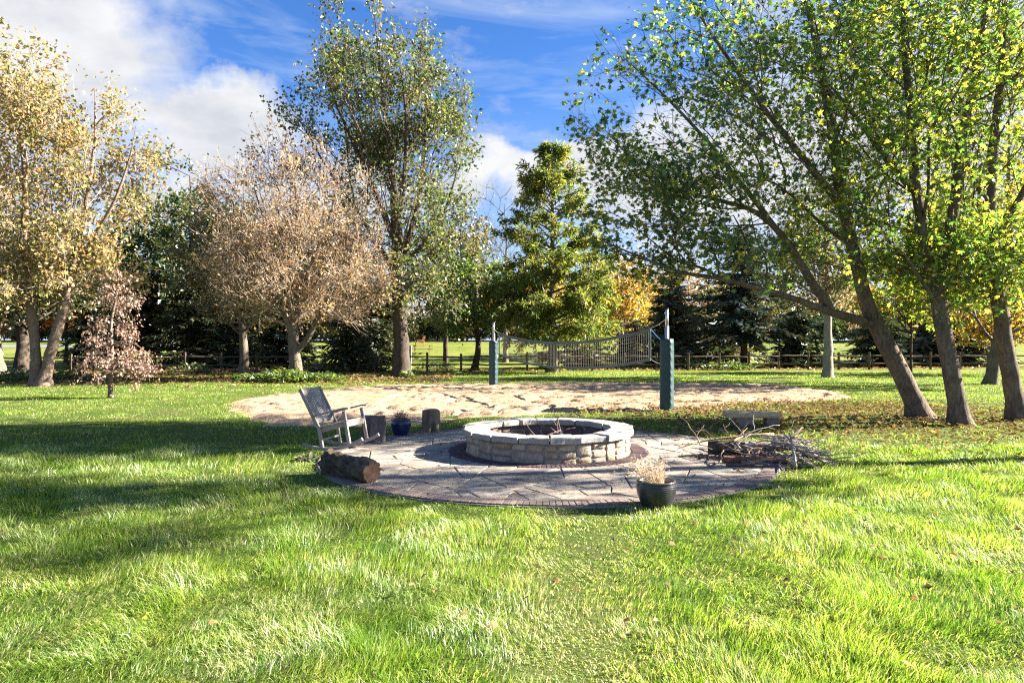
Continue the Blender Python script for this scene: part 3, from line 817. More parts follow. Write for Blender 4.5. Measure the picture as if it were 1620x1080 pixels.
# ------------------------------------------------------------------ rocking chair
def make_chair():
    root = thing('rocking_chair', 'weathered grey wooden rocking chair with slatted back at the edge of the patio', 'chair')
    tilt = R(9)
    def T(p):
        x, y, z = p
        return (x * math.cos(tilt) - z * math.sin(tilt), y, z * math.cos(tilt) + x * math.sin(tilt))
    def beam(name, p0, p1, wd, ht, side=(0, 1, 0), parent=root):
        mb = MB(); mb.beam(T(p0), T(p1), wd, ht, side); return mb.build(name, M['teak'], parent)
    W = 0.275
    bx = lambda z: -0.23 - max(0.0, z - 0.36) * 0.36     # back stile line
    for s_ in (-1, 1):
        beam('back_leg', (-0.22, s_ * W, 0.05), (-0.23, s_ * W, 0.40), 0.035, 0.055)
        beam('back_stile', (-0.225, s_ * W, 0.36), (bx(1.04), s_ * W, 1.04), 0.032, 0.06)
        beam('front_leg', (0.27, s_ * (W + 0.01), 0.05), (0.25, s_ * (W + 0.01), 0.60), 0.035, 0.055)
        mb = MB()
        arm = [(bx(0.60) - 0.0, 0.585), (-0.15, 0.60), (0.08, 0.625), (0.27, 0.64), (0.35, 0.625)]
        for (x0, z0), (x1, z1) in zip(arm[:-1], arm[1:]):
            mb.beam(T((x0 - 0.004, s_ * (W + 0.012), z0)), T((x1 + 0.004, s_ * (W + 0.012), z1)), 0.075, 0.026)
        mb.build('arm_rest', M['teak'], root)
        beam('seat_rail', (-0.235, s_ * (W - 0.03), 0.355), (0.265, s_ * (W - 0.03), 0.395), 0.026, 0.075)
        # rocker: bent bar
        mb = MB(); RR = 1.25; n = 14; prev = None
        for i in range(n + 1):
            x = -0.56 + 1.06 * i / n; z = RR - math.sqrt(RR * RR - (x - 0.02) ** 2)
            c_ = (x, s_ * W, z + 0.032)
            if prev is not None:
                mb.beam(T(prev), T(c_), 0.036, 0.05)
            prev = c_
        mb.build('rocker', M['teak'], root)
    beam('front_rail', (0.262, -W, 0.385), (0.262, W, 0.385), 0.024, 0.085, (1, 0, 0))
    beam('back_rail', (-0.232, -W, 0.34), (-0.232, W, 0.34), 0.026, 0.06, (1, 0, 0))
    beam('stretcher', (-0.22, -W, 0.2), (-0.22, W, 0.2), 0.025, 0.03, (1, 0, 0))
    for i in range(8):
        x = -0.20 + 0.47 * i / 7; z = 0.398 + 0.04 * (x + 0.23) / 0.5
        beam('seat_slat', (x, -W - 0.012, z), (x, W + 0.012, z), 0.05, 0.016, (1, 0, 0.08))
    b = beam('top_rail', (bx(1.0), -W, 1.0), (bx(1.0), W, 1.0), 0.026, 0.10, (1, 0, 0.36))
    b2 = beam('lower_rail', (bx(0.50), -W, 0.50), (bx(0.50), W, 0.50), 0.026, 0.07, (1, 0, 0.36))
    for i in range(11):
        y = -W + 0.045 + (2 * W - 0.09) * i / 10
        beam('back_slat', (bx(0.52), y, 0.52), (bx(0.97), y, 0.97), 0.034, 0.012)
    # rest on the lowest rocker point
    zmin = min((o.matrix_basis @ v.co).z for o in root.children for v in o.data.vertices)
    root.location = (-2.70, 10.98, 0.040 - zmin); root.rotation_euler = (0, 0, R(-16))
    return root
make_chair()

# ------------------------------------------------------------------ log, stumps, bench
lrng = np.random.RandomState(21)
def log_thing(name, label, cat, p0, p1, r0, r1, bark, end, group=None, wob=0.05, k=24, n=14, bumps=()):
    p0 = Vector(p0); p1 = Vector(p1); mid = (p0 + p1) / 2
    root = thing(name, label, cat, (mid.x, mid.y, 0), 0, group)
    t_ = (p1 - p0); L = t_.length; t_.normalize()
    u = t_.cross(Vector((0, 0, 1))).normalized(); v = u.cross(t_)
    V = []; F = []
    sd = lrng.randint(0, 500)
    for j in range(n + 1):
        f = j / n; c = p0 + (p1 - p0) * f - Vector((mid.x, mid.y, 0))
        for i in range(k):
            a = 2 * math.pi * i / k
            r_ = (r0 + (r1 - r0) * f) * (1 + wob * 2 * (float(fnoise(math.cos(a) * 1.6 + sd, f * L * 4 + math.sin(a) * 1.6, 4)) - 0.5) + wob * 1.3 * (float(vnoise(math.cos(a) * 5 + sd, f * L * 16 + math.sin(a) * 5, 8)) - 0.5))
            for (bf, ba, bh, bw) in bumps:
                r_ += bh * math.exp(-((f - bf) / bw) ** 2 - ((math.atan2(math.sin(a - ba), math.cos(a - ba))) / 0.6) ** 2)
            V.append(c + u * (r_ * math.cos(a)) + v * (r_ * math.sin(a)))
    for j in range(n):
        for i in range(k):
            F.append((j * k + i, j * k + (i + 1) % k, (j + 1) * k + (i + 1) % k, (j + 1) * k + i))
    mb = MB(); mb.add(V, F); mb.build('bark', bark, root, True)
    for j, sg in ((0, -1), (n, 1)):
        ringv = [V[j * k + i] for i in range(k)]; c = sum(ringv, Vector()) / k
        mb = MB(); vv = [(0, 0, 0)]; ff = []
        q_ = t_.to_track_quat('Z', 'Y').to_matrix().to_4x4()
        inv = (Matrix.Translation(c + t_ * 0.002 * sg) @ q_).inverted()
        vv = [inv @ (c + t_ * (0.002 * sg))] + [inv @ (c + (p - c) * 0.97 + t_ * 0.002 * sg) for p in ringv] + [inv @ p for p in ringv]
        for i in range(k):
            i2 = (i + 1) % k
            ff.append((0, 1 + i, 1 + i2) if sg > 0 else (0, 1 + i2, 1 + i))
            ff.append((1 + i, 1 + k + i, 1 + k + i2, 1 + i2) if sg > 0 else (1 + i2, 1 + k + i2, 1 + k + i, 1 + i))
        mb.add(vv, ff); o = mb.build('end_grain', end, root); o.matrix_basis = Matrix.Translation(c + t_ * 0.002 * sg) @ q_
    return root
log_thing('log', 'thick mossy log lying on the patio border in front of the rocking chair', 'log', (-2.42, 8.98, 0.168), (-1.70, 8.32, 0.150), 0.150, 0.132, M['log_bark'], M['end_grain'], wob=0.30, k=48, n=44, bumps=((0.3, 1.3, 0.03, 0.1), (0.62, 2.2, 0.02, 0.06)))

def stump(name, label, x, y, r, h, mat, endm, hollow_dir, seed, flutes=5, base=0.035):
    root = thing(name, label, 'stump', (x, y, base), 0)
    k, n = 64, 14
    V = []; F = []
    for j in range(n + 1):
        f = j / n
        for i in range(k):
            a = 2 * math.pi * i / k
            da = math.atan2(math.sin(a - hollow_dir), math.cos(a - hollow_dir))
            hol = math.exp(-(da / 0.22) ** 2) * max(0, 1 - f / 0.42) ** 0.5
            rr = r * (1 + 0.10 * (1 - f) ** 2 + 0.045 * math.cos(flutes * a + seed) + 0.13 * (float(vnoise(a * 9 / 6.283 * 3 + seed * 5, f * 1.3 + (3 if a > 3.1 else 0) * 0, 6)) - 0.5) + 0.12 * (float(fnoise(math.cos(a) * 2 + seed, math.sin(a) * 2 + f * 0.5, 3)) - 0.5) - 0.04 * f)
            rr -= 0.62 * r * hol
            V.append((rr * math.cos(a), rr * math.sin(a), f * h + (0.012 * math.sin(a * 2 + seed) if j == n else 0)))
    for j in range(n):
        for i in range(k):
            F.append((j * k + i, j * k + (i + 1) % k, (j + 1) * k + (i + 1) % k, (j + 1) * k + i))
    mb = MB(); mb.add(V, F); mb.build('bark', mat, root, True)
    top = V[n * k:]
    mb = MB(); vv = [(0, 0, h - 0.012)] + [(0.6 * p[0], 0.6 * p[1], h - 0.010 + 0.4 * (p[2] - h)) for p in top] + top; ff = []
    for i in range(k):
        i2 = (i + 1) % k
        ff += [(0, 1 + i, 1 + i2), (1 + i, 1 + k + i, 1 + k + i2, 1 + i2)]
    mb.add(vv, ff); mb.build('cut_top', endm, root, True)
    return root
x, y = G(588, 703); stump('tree_stump', 'dark grey wood stump with a hollow foot beside the rocking chair', x, y + 0.2, 0.205, 0.43, M['stump_grey'], M['stump_grey'], R(-120), 2)
x, y = G(680, 686.5); stump('tree_stump', 'short brown wood stump with pale streaks between the blue pot and the fire pit', x, y + 0.18, 0.178, 0.41, M['stump_wood'], M['end_grain_pale'], R(-72), 5, 7)

def rough_block(mb, cx, cy, z0, lx, ly, lz, seed, rz=0.0, n=8):
    """quarried block: subdivided box pushed in and out"""
    V = []; F = []; ids = {}
    def vid(i, j, l):
        key = (i, j, l)
        if key not in ids:
            u, v, t_ = i / n, j / 4, l / 4
            e = sum(1 for q_ in (u, v, t_) if q_ in (0.0, 1.0))
            px_, py_, pz_ = (u - 0.5) * lx, (v - 0.5) * ly, t_ * lz
            rr = 0.93 if e >= 2 else 1.0
            px_ *= 1 + (rr - 1) * 0.3; py_ *= rr; pz_ = lz / 2 + (pz_ - lz / 2) * rr
            am = 0.10 * min(lx, ly, lz) * 1.6
            px_ += am * (float(fnoise(v * 3 + seed, t_ * 3 + u * 9, 1)) - 0.5) * 1.6
            py_ += am * (float(fnoise(u * 6 + seed, t_ * 3 + v * 9, 2)) - 0.5)
            if l > 0:
                pz_ += am * 0.5 * (float(fnoise(u * 5 + seed, v * 5 + t_ * 4, 3)) - 0.5)
            c_, s_ = math.cos(rz), math.sin(rz)
            ids[key] = len(V); V.append((cx + px_ * c_ - py_ * s_, cy + px_ * s_ + py_ * c_, z0 + max(pz_, 0.0)))
        return ids[key]
    for i in range(n):
        for j in range(4):
            F.append((vid(i, j, 0), vid(i, j + 1, 0), vid(i + 1, j + 1, 0), vid(i + 1, j, 0))); F.append((vid(i, j, 4), vid(i + 1, j, 4), vid(i + 1, j + 1, 4), vid(i, j + 1, 4)))
        for l in range(4):
            F.append((vid(i, 0, l), vid(i + 1, 0, l), vid(i + 1, 0, l + 1), vid(i, 0, l + 1))); F.append((vid(i, 4, l), vid(i, 4, l + 1), vid(i + 1, 4, l + 1), vid(i + 1, 4, l)))
    for j in range(4):
        for l in range(4):
            F.append((vid(0, j, l), vid(0, j, l + 1), vid(0, j + 1, l + 1), vid(0, j + 1, l))); F.append((vid(n, j, l), vid(n, j + 1, l), vid(n, j + 1, l + 1), vid(n, j, l + 1)))
    mb.add(V, F)
bx_, by_ = G(1196, 677)
bench = thing('stone_bench', 'low bench of a rough tan stone slab on two stone blocks behind the stick pile', 'bench', (bx_, by_ + 0.2, 0), R(-4))
mb = MB(); rough_block(mb, -0.18, 0, 0.0, 0.36, 0.34, 0.215, 3); mb.build('block', M['bench_block'], bench)
mb = MB(); rough_block(mb, 0.38, 0.02, 0.0, 0.26, 0.32, 0.215, 8); mb.build('block', M['bench_block'], bench)
mb = MB(); rough_block(mb, -0.02, 0, 0.20, 1.12, 0.42, 0.125, 14, 0.0, 14); mb.build('slab', M['bench_stone'], bench)

# ------------------------------------------------------------------ pots with dead plants
def pot(label, x, y, base, r, h, ribs, mat):
    root = thing('plant_pot', label, 'pot', (x, y, base), 0)
    prof = []
    n = 44
    for i in range(n + 1):
        f = i / n
        rr = r * (0.60 + 0.40 * math.sin(min(1, f * 1.22) * math.pi / 2) ** 0.9) * (1 - 0.07 * max(0, (f - 0.8) / 0.2) ** 1.5)
        if ribs and 0.12 < f < 0.93:
            rr += 0.0028 * math.sin(f * ribs * 2 * math.pi)
        prof.append((rr, f * h * 0.94))
    V, F = lathe_vf([(0.001, 0.0), (prof[0][0] - 0.008, 0.0)] + prof, 48)
    mb = MB(); mb.add(V, F); mb.build('body', mat, root, True)
    rr = prof[-1][0]; z = prof[-1][1]
    V, F = lathe_vf([(rr - 0.004, z - 0.004), (rr + 0.010, z), (rr + 0.013, z + 0.012), (rr + 0.006, z + 0.021), (rr - 0.008, z + 0.020), (rr - 0.018, z + 0.006), (rr - 0.024, z - 0.06)], 48)
    mb = MB(); mb.add(V, F); mb.build('rim', M['rim_brown'], root, True)
    kk = 24; V = [(0, 0, z - 0.005)]; F = []
    for j, f in enumerate((0.5, 1.0)):
        for i in range(kk):
            a = 2 * math.pi * i / kk
            V.append(((rr - 0.02) * f * math.cos(a), (rr - 0.02) * f * math.sin(a), z - 0.012 - 0.02 * float(vnoise(i, j, 4))))
    for i in range(kk):
        F += [(0, 1 + i, 1 + (i + 1) % kk), (1 + i, 1 + kk + i, 1 + kk + (i + 1) % kk, 1 + (i + 1) % kk)]
    mb = MB(); mb.add(V, F); mb.build('soil', M['soil'], root, True)
    return z - 0.02
def dead_plant(label, x, y, z, n, hgt, spread, mat, seed, bias=(0, 0), droop=0.0, rad=0.0016):
    r_ = np.random.RandomState(seed)
    root = thing('dead_plant', label, 'plant', (x, y, z), 0)
    for part in range(3):
        mb = MB()
        for i in range(n // 3):
            a = r_.rand() * 2 * math.pi; rr0 = spread * 0.35 * math.sqrt(r_.rand()); p = np.array([rr0 * math.cos(a), rr0 * math.sin(a), -0.01])
            L = hgt * r_.uniform(0.45, 1.05)
            d = np.array([math.cos(a) * r_.uniform(0.1, 0.8) + bias[0], math.sin(a) * r_.uniform(0.1, 0.8) + bias[1], 1.0]); d /= np.linalg.norm(d)
            pts = [p]
            for s_ in range(4):
                d = d + r_.normal(0, 0.12, 3) - np.array([0, 0, droop]); d /= np.linalg.norm(d)
                p = p + d * L / 4; pts.append(p)
            mb.tube(pts, np.linspace(rad, rad * 0.55, 5), 3)
            for s_ in range(r_.randint(2, 6)):
                b = pts[r_.randint(2, 5)]; e = d + r_.normal(0, 0.55, 3); e /= np.linalg.norm(e)
                mb.tube([b, b + e * L * 0.10, b + e * L * 0.18 + r_.normal(0, 0.006, 3)], [rad * 0.6, rad * 0.6, rad * 0.4], 3)
                q0 = b + e * L * 0.18; s1 = r_.normal(0, 0.008, 3)
                mb.add([q0, q0 + s1, q0 + e * 0.02], [(0, 1, 2)])
        mb.build('stem_bunch', mat, root)
x, y = G(632, 692.5); z = pot('glossy dark blue pot between the two wood stumps', x, y + 0.16, 0.034, 0.185, 0.29, 0, M['glaze_blue'])
dead_plant('dead brown stems in the dark blue pot between the stumps', x, y + 0.16, 0.034 + z, 70, 0.24, 0.17, M['dry_stem_dark'], 4, rad=0.0022)
x, y = G(1044, 811); z = pot('ribbed black pot at the front edge of the patio', x, y + 0.18, 0.0, 0.205, 0.30, 15, M['glaze_black'])
dead_plant('dried pale grassy plant leaning out of the ribbed black pot', x, y + 0.18, z, 165, 0.30, 0.24, M['dry_stem'], 9, bias=(-0.40, 0.0), rad=0.0019)

# ------------------------------------------------------------------ volleyball net
PA = np.array([-0.72, 26.75]); PB = np.array([3.98, 17.55])     # far post, near post
def post(label, p, rz, size, hpad, hpole, off):
    root = thing('net_post', label, 'post', (p[0], p[1], 0), rz)
    mb = MB(); mb.tube([(0, 0, -0.1), (0, 0, hpole - 0.45)], 0.052, 16); mb.build('pole', M['metal_pole'], root, True)
    mb = MB(); mb.tube([(0, 0, hpole - 0.46), (0, 0, hpole - 0.02)], 0.044, 16); mb.build('pole_top', M['metal_pole'], root, True)
    mb = MB(); mb.tube([(0, 0, hpole - 0.025), (0, 0, hpole + 0.012)], 0.047, 16); mb.build('end_cap', M['cap_black'], root, True)
    # padding: four slabs folded round the pole, puffy and creased
    V = []; F = []; nz = 22; nk = 24; hs = size / 2
    for j in range(nz + 1):
        z = 0.02 + (hpad - 0.02) * j / nz
        for i in range(nk):
            a = 2 * math.pi * (i + 0.5) / nk
            c_, s_ = math.cos(a), math.sin(a); m_ = max(abs(c_), abs(s_)); sq = 0.86 / m_ + 0.14
            rr = hs * sq * (1 + 0.022 * (float(vnoise(i * 0.5, j * 0.35 + off, 3)) - 0.5) * 2)
            if j in (0, nz):
                rr *= 0.93
            V.append((rr * c_, rr * s_, z))
    for j in range(nz):
        for i in range(nk):
            F.append((j * nk + i, j * nk + (i + 1) % nk, (j + 1) * nk + (i + 1) % nk, (j + 1) * nk + i))
    F.append(tuple(nz * nk + i for i in range(nk)))
    mb = MB(); mb.add(V, F); mb.build('padding', M['pad'], root, True)
    mb = MB(); mb.box((hs * 0.2, -hs * 1.03, 0.04), (hs * 0.5, -hs * 0.9, hpad - 0.03)); mb.build('seam_flap', M['pad'], root)
    for z in (0.14, 0.62, 1.14, 1.66):
        mb = MB(); mb.tube([(-hs * 1.02, -hs * 0.55, z), (-hs * 1.05, -hs * 0.55, z)], 0.022, 10); mb.build('grommet', M['cap_black'], root)
        mb = MB(); mb.box((-hs * 0.75, -hs * 1.0, z - 0.025), (hs * 0.75, -hs * 0.965, z + 0.025)); mb.build('strap', M['pad'], root)
    return root
post('green padded steel net post at the grassy far corner of the sand', PA, R(-26), 0.30, 1.83, 2.57, 3)
post('green padded steel net post standing in fallen leaves at the sand edge', PB, R(-30), 0.31, 1.85, 2.62, 8)
net = thing('volleyball_net', 'sagging volleyball net with green bands strung over the sand court', 'net', (PA[0], PA[1], 0))
def net_pt(t_, f):
    """t along the net (0 far, 1 near), f 0 bottom .. 1 top"""
    t0, t1 = 0.045, 0.937; tt = t0 + (t1 - t0) * t_
    s_ = 4 * t_ * (1 - t_)
    top = 2.14 - 0.36 * s_; bot = 1.27 - 0.37 * s_
    p = PA + (PB - PA) * tt
    return (p[0] - PA[0], p[1] - PA[1], bot + (top - bot) * f)
dirn = (PB - PA) / np.hypot(*(PB - PA)); nor = np.array([-dirn[1], dirn[0]])
def band(name, f0, f1, lo=0.0, hi=1.0, n=48):
    mb = MB(); V = []
    for i in range(n + 1):
        t_ = lo + (hi - lo) * i / n
        for f, o_ in ((f0, -1), (f1, -1), (f1, 1), (f0, 1)):
            x_, y_, z_ = net_pt(t_, f); wv_ = 0.012 * math.sin(i * 1.3)
            V.append((x_ + nor[0] * (o_ * 0.006 + wv_), y_ + nor[1] * (o_ * 0.006 + wv_), z_))
    F = [(0, 1, 2, 3), tuple(4 * n + q_ for q_ in (3, 2, 1, 0))]
    for i in range(n):
        for l in range(4):
            F.append((4 * i + l, 4 * (i + 1) + l, 4 * (i + 1) + (l + 1) % 4, 4 * i + (l + 1) % 4))
    mb.add(V, F); return mb.build(name, M['net_band'], net)
band('top_band', 0.90, 1.0); band('bottom_band', 0.0, 0.085)
band('side_band', 0.0, 1.0, 0.0, 0.008, 2); band('side_band', 0.0, 1.0, 0.992, 1.0, 2)
mb = MB()
for i in range(1, 96):
    t_ = i / 96
    a = net_pt(t_, 0.08); b = net_pt(t_, 0.905)
    mb.tube([a, b], 0.0017, 4, False)
for j in range(1, 8):
    pts = [net_pt(i / 40, 0.08 + 0.825 * j / 8) for i in range(41)]
    mb.tube(pts, 0.0017, 4, False)
stuff(mb.build('mesh', M['net_cord'], net))
def rope(a, b, r_, mat, name='rope', sag=0.03):
    a = np.array(a); b = np.array(b); mb = MB()
    mb.tube([a + (b - a) * f - np.array([0, 0, sag * 4 * f * (1 - f)]) for f in np.linspace(0, 1, 7)], r_, 5); mb.build(name, mat, net, True)
B3 = np.array([PB[0] - PA[0], PB[1] - PA[1], 0])
rope(net_pt(1, 1.0), B3 + [-0.02, 0.02, 2.36], 0.008, M['rope_white'])
rope(net_pt(1, 0.97), B3 + [-0.1, 0.1, 1.80], 0.010, M['rope_blue'])
rope(net_pt(1, 0.05), B3 + [-0.1, 0.1, 1.2], 0.006, M['rope_white'])
rope(net_pt(0, 1.0), (0.02, -0.02, 2.30), 0.008, M['rope_white'])
rope(net_pt(0, 0.6), (0.1, -0.1, 1.78), 0.012, M['rope_white'])
rope(net_pt(0, 0.05), (0.12, -0.08, 1.3), 0.012, M['rope_white'], sag=0.15)

# ------------------------------------------------------------------ split rail fence
fence = thing('rail_fence', 'dark weathered split rail fence along the back of the yard', 'fence', (0, 0, 0))
fl = np.array([-40.0, 38.6]); fr_ = np.array([46.0, 47.0]); frng = np.random.RandomState(8)
npost = 43
fpts = [fl + (fr_ - fl) * i / (npost - 1) + np.array([0, 0.25 * math.sin(i * 0.7)]) for i in range(npost)]
def rough_bar(p0, p1, w_, h_, sd):
    p0 = np.array(p0, float); p1 = np.array(p1, float)
    pts = [p0 + (p1 - p0) * f for f in (0, 0.25, 0.5, 0.75, 1)]
    pts = [p + (frng.normal(0, 0.012, 3) if 0 < i < 4 else 0) for i, p in enumerate(pts)]
    mb = MB(); mb.tube(pts, [w_ * u for u in (0.75, 1.0, 1.05, 0.95, 0.75)], 6); return mb
for i, p in enumerate(fpts):
    h = 1.14 + frng.uniform(-0.04, 0.06); lean = frng.normal(0, 0.012, 2)
    mb = MB(); mb.beam((p[0], p[1], -0.1), (p[0] + lean[0], p[1] + lean[1], h), 0.13, 0.12, (1, 0, 0), 0.02); mb.build('post', M['fence_wood'], fence)
    if i < npost - 1:
        q_ = fpts[i + 1]
        for z in (0.42, 0.90):
            rough_bar((p[0] - 0.05, p[1], z + frng.uniform(-0.03, 0.03)), (q_[0] + 0.05, q_[1], z + frng.uniform(-0.03, 0.03)), 0.052, 0.05, i).build('rail', M['fence_wood'], fence, True)
# ------------------------------------------------------------------ trees
def unit(v):
    return v / (np.linalg.norm(v, axis=-1, keepdims=True) + 1e-9)
LEAF = {
    'oval': (np.array([(0, 0, 0), (-0.34, 0.42, 0.10), (0, 1.0, -0.08), (0.34, 0.42, 0.10)]), np.array([(0, 2, 1), (0, 3, 2)])),
    'maple': (np.array([(0, 0.0, 0), (-0.55, 0.12, -0.06), (-0.28, 0.33, 0.04), (-0.55, 0.66, -0.08), (-0.16, 0.60, 0.03), (0, 1.0, -0.12), (0.16, 0.60, 0.03), (0.55, 0.66, -0.08), (0.28, 0.33, 0.04), (0.55, 0.12, -0.06)]),
              np.array([(0, 2, 1), (0, 4, 2), (2, 4, 3), (0, 6, 4), (4, 6, 5), (0, 8, 6), (6, 8, 7), (0, 9, 8)])),
    'spray': (np.array([(0, 0, 0), (-0.13, 0.45, 0.02), (0, 1.0, -0.10), (0.13, 0.45, 0.02)]), np.array([(0, 2, 1), (0, 3, 2)])),
    'feather': (np.array([(0, 0, 0), (-0.22, 0.35, 0.03), (-0.10, 0.45, 0.0), (0, 1.0, -0.15), (0.10, 0.45, 0.0), (0.22, 0.35, 0.03)]), np.array([(0, 2, 1), (0, 3, 2), (0, 4, 3), (0, 5, 4)])),
}
def leaf_mesh(name, pos, d, nrm, size, kind, mat):
    tv, tf = LEAF[kind]
    y = unit(d); x = unit(np.cross(y, nrm)); z = np.cross(x, y)
    s = size[:, None, None]
    V = pos[:, None, :] + s * (tv[None, :, 0, None] * x[:, None, :] + tv[None, :, 1, None] * y[:, None, :] + tv[None, :, 2, None] * z[:, None, :])
    k = len(tv); F = (np.arange(len(pos)) * k)[:, None, None] + tf[None]
    me = np_mesh(name, V.reshape(-1, 3), [F.reshape(-1, 3)], smooth=False); me.materials.append(mat)
    return me

def edge_tubes(p0, p1, r0, r1, t0, t1, k):
    """frustums p0->p1 with end tangents, k sides, all at once"""
    ref = np.array([0.31, 0.95, 0.03]); ref /= np.linalg.norm(ref)
    def frame(t_):
        u = unit(np.cross(t_, ref)); return u, np.cross(t_, u)
    u0, v0 = frame(t0); u1, v1 = frame(t1)
    a = np.arange(k) * 2 * math.pi / k; ca, sa = np.cos(a)[None, :, None], np.sin(a)[None, :, None]
    A = p0[:, None] + r0[:, None, None] * (ca * u0[:, None] + sa * v0[:, None])
    B = p1[:, None] + r1[:, None, None] * (ca * u1[:, None] + sa * v1[:, None])
    V = np.concatenate([A, B], 1).reshape(-1, 3)
    i = np.arange(k); j = (i + 1) % k
    f = np.stack([i, j, k + j, k + i], -1)
    F = (np.arange(len(p0)) * 2 * k)[:, None, None] + f[None]
    return V, F.reshape(-1, 4)

class Grow:
    """branching skeleton: given stems, then scattered points joined by a shortest-way tree that also keeps the way to the root short"""
    def __init__(s, seed):
        s.r = np.random.RandomState(seed); s.p = []; s.par = []; s.rad = []; s.stem = []
    def stem_line(s, pts, rads, parent=None, step=0.3, wob=0.02):
        pts = np.asarray(pts, float); seg = np.linalg.norm(np.diff(pts, axis=0), axis=1); cum = np.concatenate([[0], np.cumsum(seg)])
        n = max(2, int(cum[-1] / step) + 1); tt = np.linspace(0, cum[-1], n)
        # smooth (catmull) resample
        P_ = np.vstack([2 * pts[0] - pts[1], pts, 2 * pts[-1] - pts[-2]])
        out_ = []
        for t_ in tt:
            i = min(len(seg) - 1, int(np.searchsorted(cum, t_, 'right') - 1)); f = (t_ - cum[i]) / (seg[i] + 1e-9)
            a, b, c, d = P_[i], P_[i + 1], P_[i + 2], P_[i + 3]
            out_.append(0.5 * ((2 * b) + (-a + c) * f + (2 * a - 5 * b + 4 * c - d) * f * f + (-a + 3 * b - 3 * c + d) * f ** 3))
        rr = np.interp(tt, cum, rads)
        if parent is None:
            par = -1
        else:
            d = [np.linalg.norm(np.array(q_) - pts[0]) for q_ in s.p]; par = int(np.argmin(d))
        for i, (q_, r_) in enumerate(zip(out_, rr)):
            s.p.append(q_ + (s.r.normal(0, wob * r_ * 3, 3) if i else 0)); s.par.append(par); s.rad.append(r_); s.stem.append(True); par = len(s.p) - 1
    def reach(s, pts, bf=0.4, from_z=None):
        n0 = len(s.p); P0 = np.array(s.p); pts = np.asarray(pts, float); n = len(pts)
        path = np.zeros(n0)
        for i in range(n0):
            if s.par[i] >= 0:
                path[i] = path[s.par[i]] + np.linalg.norm(P0[i] - P0[s.par[i]])
        ok = np.ones(n0, bool) if from_z is None else P0[:, 2] > from_z
        cost = np.full(n, 1e9); best = np.zeros(n, int)
        for i in np.where(ok)[0]:
            c = np.linalg.norm(pts - P0[i], axis=1) * (1.0 + 0.35 * np.clip((P0[i, 2] - pts[:, 2]) / (np.linalg.norm(pts - P0[i], axis=1) + 1e-6), 0, 1)) + bf * path[i]
            mk = c < cost; cost[mk] = c[mk]; best[mk] = i
        allp = list(s.p); pathl = list(path); done = np.zeros(n, bool)
        for _ in range(n):
            cc = np.where(done, 1e9, cost); j = int(np.argmin(cc)); done[j] = True
            b = best[j]; new = len(allp); allp.append(pts[j]); pl = pathl[b] + np.linalg.norm(pts[j] - allp[b]); pathl.append(pl)
            s.par.append(int(b)); s.rad.append(0.0); s.stem.append(False)
            c = np.linalg.norm(pts - pts[j], axis=1) + bf * pl
            mk = (c < cost) & ~done; cost[mk] = c[mk]; best[mk] = new
        s.p = allp
    def finish(s, tip=0.006, smooth=2, keep=0.35):
        P_ = np.array(s.p); par = np.array(s.par); n = len(P_); stem = np.array(s.stem)
        order = np.arange(n)                                   # parents always precede children
        cnt = np.zeros(n)
        kids = [[] for _ in range(n)]
        for i in range(n):
            if par[i] >= 0:
                kids[par[i]].append(i)
        for i in order[::-1]:
            if not kids[i]:
                cnt[i] = 1
            if par[i] >= 0:
                cnt[par[i]] += max(cnt[i], 1)
        main = np.full(n, -1)
        for i in range(n):
            if kids[i]:
                st_ = [c for c in kids[i] if stem[c]]
                main[i] = st_[0] if st_ and stem[i] else max(kids[i], key=lambda c: cnt[c])
        for _ in range(smooth):
            Q = P_.copy()
            for i in range(n):
                if not stem[i] and par[i] >= 0 and main[i] >= 0:
                    Q[i] = P_[i] * keep + (1 - keep) * 0.5 * (P_[par[i]] + P_[main[i]])
            P_ = Q
        rad = np.array(s.rad)
        nexp = 2.35
        auto = tip * cnt ** (1 / nexp)
        rad = np.where(stem, np.maximum(rad, 0.004), auto)
        for i in range(n):
            if not stem[i] and par[i] >= 0:
                rad[i] = min(rad[i], rad[par[i]] * 0.92)
        s.P, s.par_, s.cnt, s.main, s.R, s.S = P_, par, cnt, main, rad, stem
        tan = np.zeros((n, 3)); tan[:, 2] = 1
        has = par >= 0
        tan[has] = unit(P_[has] - P_[par[has]])
        hm = (main >= 0) & has
        tan[hm] = unit(unit(P_[hm] - P_[par[hm]]) + unit(P_[main[hm]] - P_[hm]))
        root = ~has & (main >= 0); tan[root] = unit(P_[main[root]] - P_[root])
        s.tan = tan
        return s
    def wood(s, sel, ks=((0.09, 12), (0.03, 7), (0.012, 4), (0, 3))):
        """tubes for the edges whose child node is in sel -> (V,F)"""
        e = np.where(sel & (s.par_ >= 0))[0]; pr = s.par_[e]
        ismain = s.main[pr] == e
        r0 = np.where(ismain, s.R[pr], np.minimum(s.R[e] * 1.12, s.R[pr] * 0.95)); r1 = s.R[e]
        ed = unit(s.P[e] - s.P[pr])
        t0 = np.where(ismain[:, None], s.tan[pr], ed); t1 = s.tan[e]
        VV = []; FF = []; off = 0; hi = 1e9
        for lim, k in ks:
            mk = (r0 >= lim) & (r0 < hi); hi = lim
            if mk.any():
                V, F = edge_tubes(s.P[pr][mk], s.P[e][mk], r0[mk], r1[mk], t0[mk], t1[mk], k)
                VV.append(V); FF.append(F + off); off += len(V)
        return np.concatenate(VV), np.concatenate(FF)

